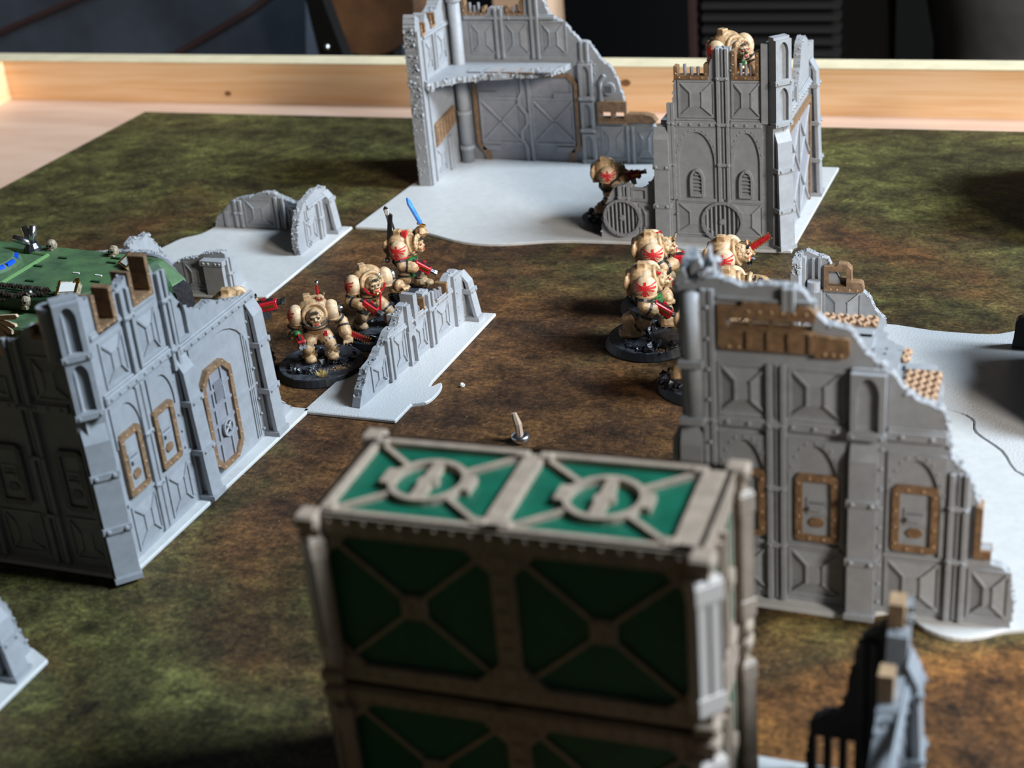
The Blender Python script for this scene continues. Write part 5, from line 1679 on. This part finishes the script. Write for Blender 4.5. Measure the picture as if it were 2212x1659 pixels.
    if tabard:
        tb = MB()
        vs, fs = [], []
        n, m2 = 9, 5
        for j in range(m2):
            z = H + 5.5 - j * 2.6
            for i in range(n):
                a = -math.pi * (.12 + .76 * i / (n - 1))
                rr = 4.9 + .25 * j + (.35 if i % 2 else 0)
                vs.append((rr * 1.05 * math.cos(a), rr * math.sin(a) * .95 - .3, z))
        for j in range(m2 - 1):
            for i in range(n - 1):
                fs.append((j * n + i, j * n + i + 1, (j + 1) * n + i + 1, (j + 1) * n + i))
        k = len(vs)
        vs += [(x * .9, y * .9, z) for x, y, z in vs]
        fs += [tuple(i + k for i in reversed(f)) for f in fs]
        tb.add(vs, fs)
        tb.build('tabard', 'green_cloth', t)
    if gear:
        gear(t, H, hands, c)
    return t

# ------------------------------------------------------------------ the soldiers, one pose each
def g_front(t, H, hands, c):
    gun(t, hands[0] + Vector((.2, -2.6, .6)), (0.12, -1, -.12), 1.0)
    MB().ball(hands[0] + Vector((-.4, -1.2, 3.4)), (1.9, 1.9, 1.5), 10, 6).build('hose_cap', 'green_cloth', t, smooth=True)
    chainblade(t, hands[1] + Vector((1.2, .8, 1.4)), (.82, -.35, -.42), 11)
    s = MB().tube([(3.2, 6.5, H + 14), (3.4, 6.2, H + 20)], .62, 8).build('sword_grip', 'red', t)
    MB().ball((3.45, 6.1, H + 21), 1.15, 12, 8).build('pommel', 'silver', s, smooth=True)
    o = MB().ball((3.6, -1.0, H + 16.4), (2.0, 1.4, 1.8), 10, 7).build('skull_ornament', 'bone', t)
    for x in (2.9, 4.3):
        MB().ball((x, -2.3, H + 16.5), .55, 8, 5).build('lens', 'red', o)
    for x, s2 in ((2.2, -1), (5.0, 1)):
        MB().tube([(x, -1, H + 17.2), (x + s2 * .8, -1.2, H + 18.4), (x + s2 * .4, -1.4, H + 19.2)], [.4, .3, .12], 5).build('horn', 'bone', o)
    ch = MB()
    for k in range(15):
        a = math.pi * (1.12 + .76 * k / 14)
        ch.ball((c.x + 5.4 * math.cos(a), c.y - 1.6 + .5 * math.sin(a), c.z + .2 + 4.9 * math.sin(a)), .6, 6, 4)
    ch.build('neck_chain', 'silver', t)
    MB().box(3.0, -4.6, H - 3.4, 4.4, -3.8, H + 1.6).build('red_ribbon', 'red', t)
    # studs on the raised shin
    st = MB()
    R = random.Random(3)
    for k in range(26):
        a = R.uniform(math.pi * 1.05, math.pi * 1.95)
        st.ball((5.6 + 3.6 * math.cos(a), -3.4 + 3.6 * math.sin(a), H - 7 + R.uniform(-1.6, 2.6)), .45, 5, 4)
    tag(st.build('shin_studs', 'silver', t), kind='stuff')
    MB().ball((-4.6, -4.6, H - 6.6), (1.8, .9, 2.0), 10, 6).build('knee_emblem', 'gold', t)

def g_pistol(t, H, hands, c):
    gun(t, hands[0] + Vector((1.6, -1.6, -.4)), (.62, -.5, -.62), 1.0)
    tr = MB().tube([(c.x + 5.2 * math.cos(a), c.y - 2.0 + .6 * math.sin(a), c.z + .3 + 5.0 * math.sin(a)) for a in [math.pi * (1.05 + .9 * k / 12) for k in range(13)]], .6, 6)
    r = tr.build('red_collar_cord', 'red', t)
    MB().ball((c.x + .6, c.y - 2.8, c.z - 5.2), (1.1, .7, 1.2), 10, 6).build('medallion', 'gold', r)
    MB().ball((c.x - 4.6, c.y - 1.6, c.z - 2.4), .9, 8, 5).build('clasp', 'silver', r)
    MB().tube([(2.6, -6.0, H + 5), (2.0, -6.4, H + 1), (1.2, -6.8, H - 3)], .5, 6).build('red_ribbon', 'red', t)
    MB().ball((4.0, -2.4, c.z + 2.2), (1.5, 1.6, 1.5), 10, 7).build('eye_plate', 'silver', t, smooth=True)
    MB().ball((3.6, -4.0, c.z + 1.4), .7, 8, 5).build('green_lens', 'green_cloth', t)
    MB().tube([(-9.6, 3, H + 4.5), (-9.9, 3.6, H - 1.2)], .9, 8).build('silver_clip', 'silver', t)

def g_sword(t, H, hands, c):
    gun(t, hands[0] + Vector((.6, -2.0, .0)), (.2, -.78, -.55), 1.05)
    h = hands[1] + Vector((0, -.6, 1.4))
    hl = MB().tube([h + Vector((0, -.2, -1.6)), h + Vector((0, .2, 1.2))], .6, 8).build('sword_hilt', 'gold', t)
    MB().obox(h + Vector((0, .4, 1.8)), (1.2, 4.6, 1.0), Euler((.25, 0, 0)).to_matrix()).build('crossguard', 'gold', hl, bevel=.25)
    R = basis((0, -.42, -.92), (1, 0, 0))
    bl = MB().prism([(-1.3, 0), (1.3, 0), (1.6, 9.5), (2.3, 11.2), (.6, 14.2), (-1.6, 11.5)], -.6, .6, lambda u, v, n: (n, v, u))
    bl.v = [R @ p + h + Vector((0, .6, 2.2)) for p in bl.v]
    bl.build('blade', 'blue_blade', t, bevel=.2)
    # two tall dark back plates
    for x, y, dz, tl in ((-3.4, 6.2, 12.5, -.16), (.8, 4.6, 14.5, .22), ):
        MB().prism([(-1.25, 0), (1.25, 0), (1.1, dz), (.1, dz + 1.4), (-1.1, dz + .4)], -.55, .55, lambda u, v, n: (x + n, y + u + v * tl, H + 13 + v)).build('back_plate', 'black_paint', t, bevel=.2)
    MB().prism([(-1.0, 2.5), (.7, 2.5), (.9, 14.4), (-.9, 14.8)], -.3, .3, lambda u, v, n: (-.3 + n, 5.6 + u + v * .1, H + 13 + v)).build('pale_back_plate', 'white_paint', t)
    MB().obox((c.x - 2.4, c.y + 3.2, c.z + 5.6), (2.4, 2.4, 3.0)).build('seal', 'red_paint', t)
    MB().ball((-6.4, 7.2, H + 4.2), 1.5, 10, 7).build('incense_ball', 'silver', t, smooth=True)
    o = MB().ball((1.4, -6.8, c.z + 2.4), (1.3, 1.2, 1.3), 10, 7).build('skull_crest', 'gold', t)
    for s in (-1, 1):
        MB().tube([(1.4 + s * 1, -6.6, c.z + 2.6), (1.4 + s * 2.8, -6.2, c.z + 3.6)], [.5, .2], 6).build('crest_wing', 'gold', o)
    MB().obox((5.6, -6.4, H + 13.0), (3.4, 2.6, 4.2), Euler((.4, .2, 0)).to_matrix()).build('silver_bracer', 'silver', t, bevel=.6)

def g_hip(t, H, hands, c):
    gun(t, hands[0] + Vector((.8, -2.2, .2)), (.1, -.80, -.58), 1.05)
    # angular armour plate on the trailing shin
    MB().obox((-4.2, 7.6, H - 6.2), (6.4, 5.6, 6.6), Euler((-.45, .1, 0)).to_matrix(), .8).build('greave', 'bone', t, bevel=.5)
    MB().obox((-6.6, -1.0, H + 2.0), (1.2, 4.0, 3.4)).build('hip_plate', 'bone_light', t, bevel=.3)
    MB().tube([(-2.6, -2.6, c.z + 3.6), (-2.8, -5.4, c.z + 3.0)], .55, 6).build('red_sensor', 'red', t)

def g_shoulder(t, H, hands, c):
    gun(t, hands[0] + Vector((.4, -3.0, 1.2)), (0, -1, -.02), 1.15)
    o = MB().ball((1.2, -6.2, H + 1.6), (1.3, 1.1, 1.6), 10, 7).build('skull_ornament', 'gold', t)
    for s in (-1, 1):
        MB().tube([(1.2, -6.3, H + .8), (1.2 + s * 2.2, -6.0, H + 2.2)], [.6, .2], 6).build('wing', 'gold', o)
    MB().tube([(.6, -6.2, H + 6), (1.4, -6.4, H + 3.4)], .5, 6).build('red_ribbon', 'red', t)
    MB().tube([(3.4, 1.0, c.z + 3.6), (3.6, -3.6, c.z + 4.6)], .7, 6).build('red_sensor', 'red', t)
    MB().ball((3.2, -9.8, 6.6), (1.6, 1.6, 1.3), 8, 6).build('toe_plate', 'silver', t, smooth=True)

def g_claw(t, H, hands, c):
    h = hands[1]
    R = basis((.1, -.86, .5))
    k = MB().lathe([(2.6, -5.5), (3.3, -1.5), (3.7, 2.0), (3.1, 2.4), (2.9, .6)], (0, 0, 0), 16)
    k.v = [R @ Vector((p.x, -p.z, p.y)) + h for p in k.v]
    k.build('gauntlet_cuff', 'bone', t, smooth=False)
    chainblade(t, h + Vector((.6, -1.6, .6)), (.05, -.82, .57), 10)
    MB().tube([h + Vector((-.8, .6, -2.4)), h + Vector((-.6, -2.6, -4.0)), h + Vector((-.2, -1.2, -6.4))], 1.3, 8).build('power_hose', 'black_paint', t)
    MB().obox((-.6, -5.4, c.z - .6), (2.2, 1.8, 2.2)).build('face_plate', 'silver', t, bevel=.4)

def g_point(t, H, hands, c):
    gun(t, hands[0] + Vector((.2, -2.6, .6)), (0, -1, .02), 1.05)
    cf = MB().tube([hands[1] + Vector((0, 2.6, 0)), hands[1] + Vector((0, 1.4, 0))], 2.9, 12).build('wrist_band', 'gunmetal', t)
    w = MB()
    for a in range(5):
        w.tube([(-2.6 + a * 1.1, -3.0, c.z + 3.0), (-2.0 + a * .9, -4.8, c.z + .4)], .3, 5)
    w.build('head_lattice', 'bone_light', t)

def g_aim(t, H, hands, c):
    gun(t, hands[0] + Vector((.2, -3.0, 1.4)), (.05, -1, .16), 1.05)
    MB().tube([(-3.6, -4.2, H - 5.6), (-5.6, -3.0, H - 6.4)], .7, 6).build('red_strap', 'red', t)

def g_tower(t, H, hands, c):
    for z, m in ((4.6, 'green_cloth'), (1.6, 'gold'), (-1.6, 'red'), (-4.4, 'red')):
        MB().ball((1.6, -5.6, H + z), (1.4, 1.0, 1.5), 8, 6).build('breast_charm', m, t)
    ch = MB()
    for k in range(8):
        ch.ball((-5.4 + k * .8, -5.4, c.z - 5.4), .75, 6, 4)
    ch.build('chain', 'gunmetal', t)

def g_side(t, H, hands, c):
    gun(t, hands[0] + Vector((.4, -3.0, .8)), (.1, -1, .1), 1.1)

soldier('front soldier of the left group, gun aimed at the viewer, stepping onto rubble', (-275, 471), 10, 6.2,
        [(-4.6, -1.2, 0.4), (5.4, -3.6, 1.6)], ((-11.2, -1.2, 2.6), (-8.6, -6.2, .4)), ((12.2, -.6, 3.4), (12.6, -4.8, -2.2)), r=18, head='bare', seed=2, hip=12.4, lean=1.0,
        rocks=((-7, -4, 6.5, 2.4), (8, 2, 7.5, 3.6), (1, 6, 6, 2.0)), tuft=(-1.0, -15.6), sand=(8, -10), gear=g_front, openL=True)
soldier('left-group soldier with red pistol slanting down across the leg and one raised hand', (-265.8, 502.5), 24, 6.6,
        [(-6.2, 3.0, 0), (7.4, -3.0, .6)], ((-11, -.8, 2.8), (-6.2, -6.8, 1.4)), ((11.6, -1.2, 5.6), (13.6, -5.0, 5.4)), r=14, head='bare', seed=3, hip=12.6,
        rocks=((-3, -2, 8.5, 2.8), (6, 2, 7, 3.0)), gear=g_pistol, openL=True)
soldier('captain with raised blue sword and tall dark back plates behind the low wall', (-262, 531), 72, 12.0,
        [(-4, 5, 0), (4, -5, .6)], ((-10.4, -1.4, 3.0), (-7.0, -7.6, 1.2)), ((9.6, -4.4, 11.8), (5.4, -7.4, 15.0)), r=14, head='hooded', seed=4, hip=12.8,
        pads=('red_rim', 'wheel'), tabard=True, rocks=((0, 0, 10, 4.6), (1, 0, 7.5, 8.4)), gear=g_sword)
soldier('half-hidden soldier with red gun peering past the corner ruin at left', (-305.5, 464), 88, 6.5,
        [(-4, 5, 0), (4, -5, 0)], ((-10, -2.6, 6.4), (-5.6, -9.6, 9.6)), ((9, -3, 4), (3, -10, 7)), r=12, K0=1.0, seed=5, rocks=((2, -3, 7, 2.2),), gear=g_side)
soldier('right-group soldier firing red gun from the hip on glossy black rock', (-153, 516.5), 78, 6.4,
        [(-4.4, 8.4, -.6), (3.8, -7.0, .4)], ((-10.6, 1.2, 3.0), (-8.6, -3.0, .2)), ((9.2, -2.4, 4), (2, -7.4, .6)), r=18, K0=.97, head='helmet', seed=6, hip=11.8, tabard=True,
        rocks=((-4, -7, 8, 2.6), (-9, 2, 6, 1.6), (6, 4, 7, 2.6)), tuft=(2, -10.5), sand=(-12.5, -5), gear=g_hip)
soldier('right-group soldier at the back holding the red gun level at chest height', (-160, 550), 82, 6.4,
        [(-4.2, 6, 0), (4, -6.4, .4)], ((-10.6, -3.6, 4.2), (-6.4, -9.4, 5.0)), ((9, -4.4, 4), (2.4, -10.4, 4.2)), r=15, K0=.96, head='horned', seed=7, tabard=True,
        rocks=((0, -3, 8.6, 3.0), (5, 5, 6, 2.2)), gear=g_shoulder)
soldier('right-group soldier raising a red-bladed gauntlet beside the back ruin plate', (-131.5, 548.5), 70, 5.8,
        [(-4, 5, 0), (4, -5, 0)], ((-10, -1, 3), (-7.4, -6, 1)), ((8.0, -5.0, 9.0), (4.6, -9.4, 9.8)), r=14, K0=.97, head='helmet', seed=8, lean=2.4, tabard=True, rocks=((0, 0, 9, 2.4),), gear=g_claw)
soldier('right-group soldier pointing ahead with an open hand above a red gun', (-121.5, 515.5), 74, 5.2,
        [(-4, 5, 0), (4, -5, 0)], ((-10, -3, 4.2), (-5.4, -9.4, 5.2)), ((8.6, -6.6, 9.0), (4.8, -14.0, 8.6)), r=13, K0=1.0, head='hooded', seed=9, lean=1.6, pads=('emblem', 'emblem'), rocks=((0, 0, 8, 2.0),), gear=g_point, openL=True)
soldier('soldier almost hidden behind the stepped ruin at right, only rock and foot showing', (-123.5, 483), 70, 6.4,
        [(-5, 8, -.4), (4, -5, 0)], ((-10, -1, 3), (-8.4, -5, 0)), ((9, -2, 4), (4, -8, 3)), r=17, K0=1.0, seed=10, rocks=((-3, 6, 8.5, 3.0), (5, -4, 7, 2.2)), gear=g_side)
soldier('lone soldier aiming a red gun beside the low end of the tower ruin', (-207, 641.5), 84, 7.6,
        [(-3.6, 4.6, 0), (3.6, -5, .4)], ((-10.4, -4.0, 4.6), (-5.8, -9.8, 6.6)), ((9, -4.4, 4), (2.6, -10.6, 6)), r=15, head='helmet', seed=11, rocks=((-1, 1, 10, 3.6),), gear=g_aim, zbase=1.5)
soldier('soldier standing guard up on the tower of the back ruin', (-148.3, 643.5), 34, 4.2,
        [(-4, 2, 0), (4, -2, 0)], ((-10.6, -1, 3), (-8, -6.4, .6)), ((10.6, -1.6, 3.4), (9.0, -6.6, -1.6)), r=13, K0=1.05, head='hooded', seed=12, pads=('red_rim', 'plain'), gear=g_tower, zbase=57.0)

# ------------------------------------------------------------------ small things
t = thing('brass_finial', (-176.5, 430, 0), 'small golden stick in a pale cup showing above the container', 'ornament')
MB().lathe([(3.0, 0), (3.4, 1.6), (3.2, 2.6), (1.8, 2.8)], (-176.5, 430, 0), 16).build('cup', 'silver', t, smooth=True)
MB().tube([(-176.5, 430, 2.5), (-177.3, 430.6, 6.5), (-178.6, 431, 10.5)], [1.2, 1.5, 1.0], 8).build('stick', 'pale_wood', t)
R = random.Random(8)
tag(MB().lump((-213.2, 466.5, .7), 1.0, R).build('crumb', 'white_paint'), 'tiny white crumb lying on the brown middle of the mat', 'crumb')
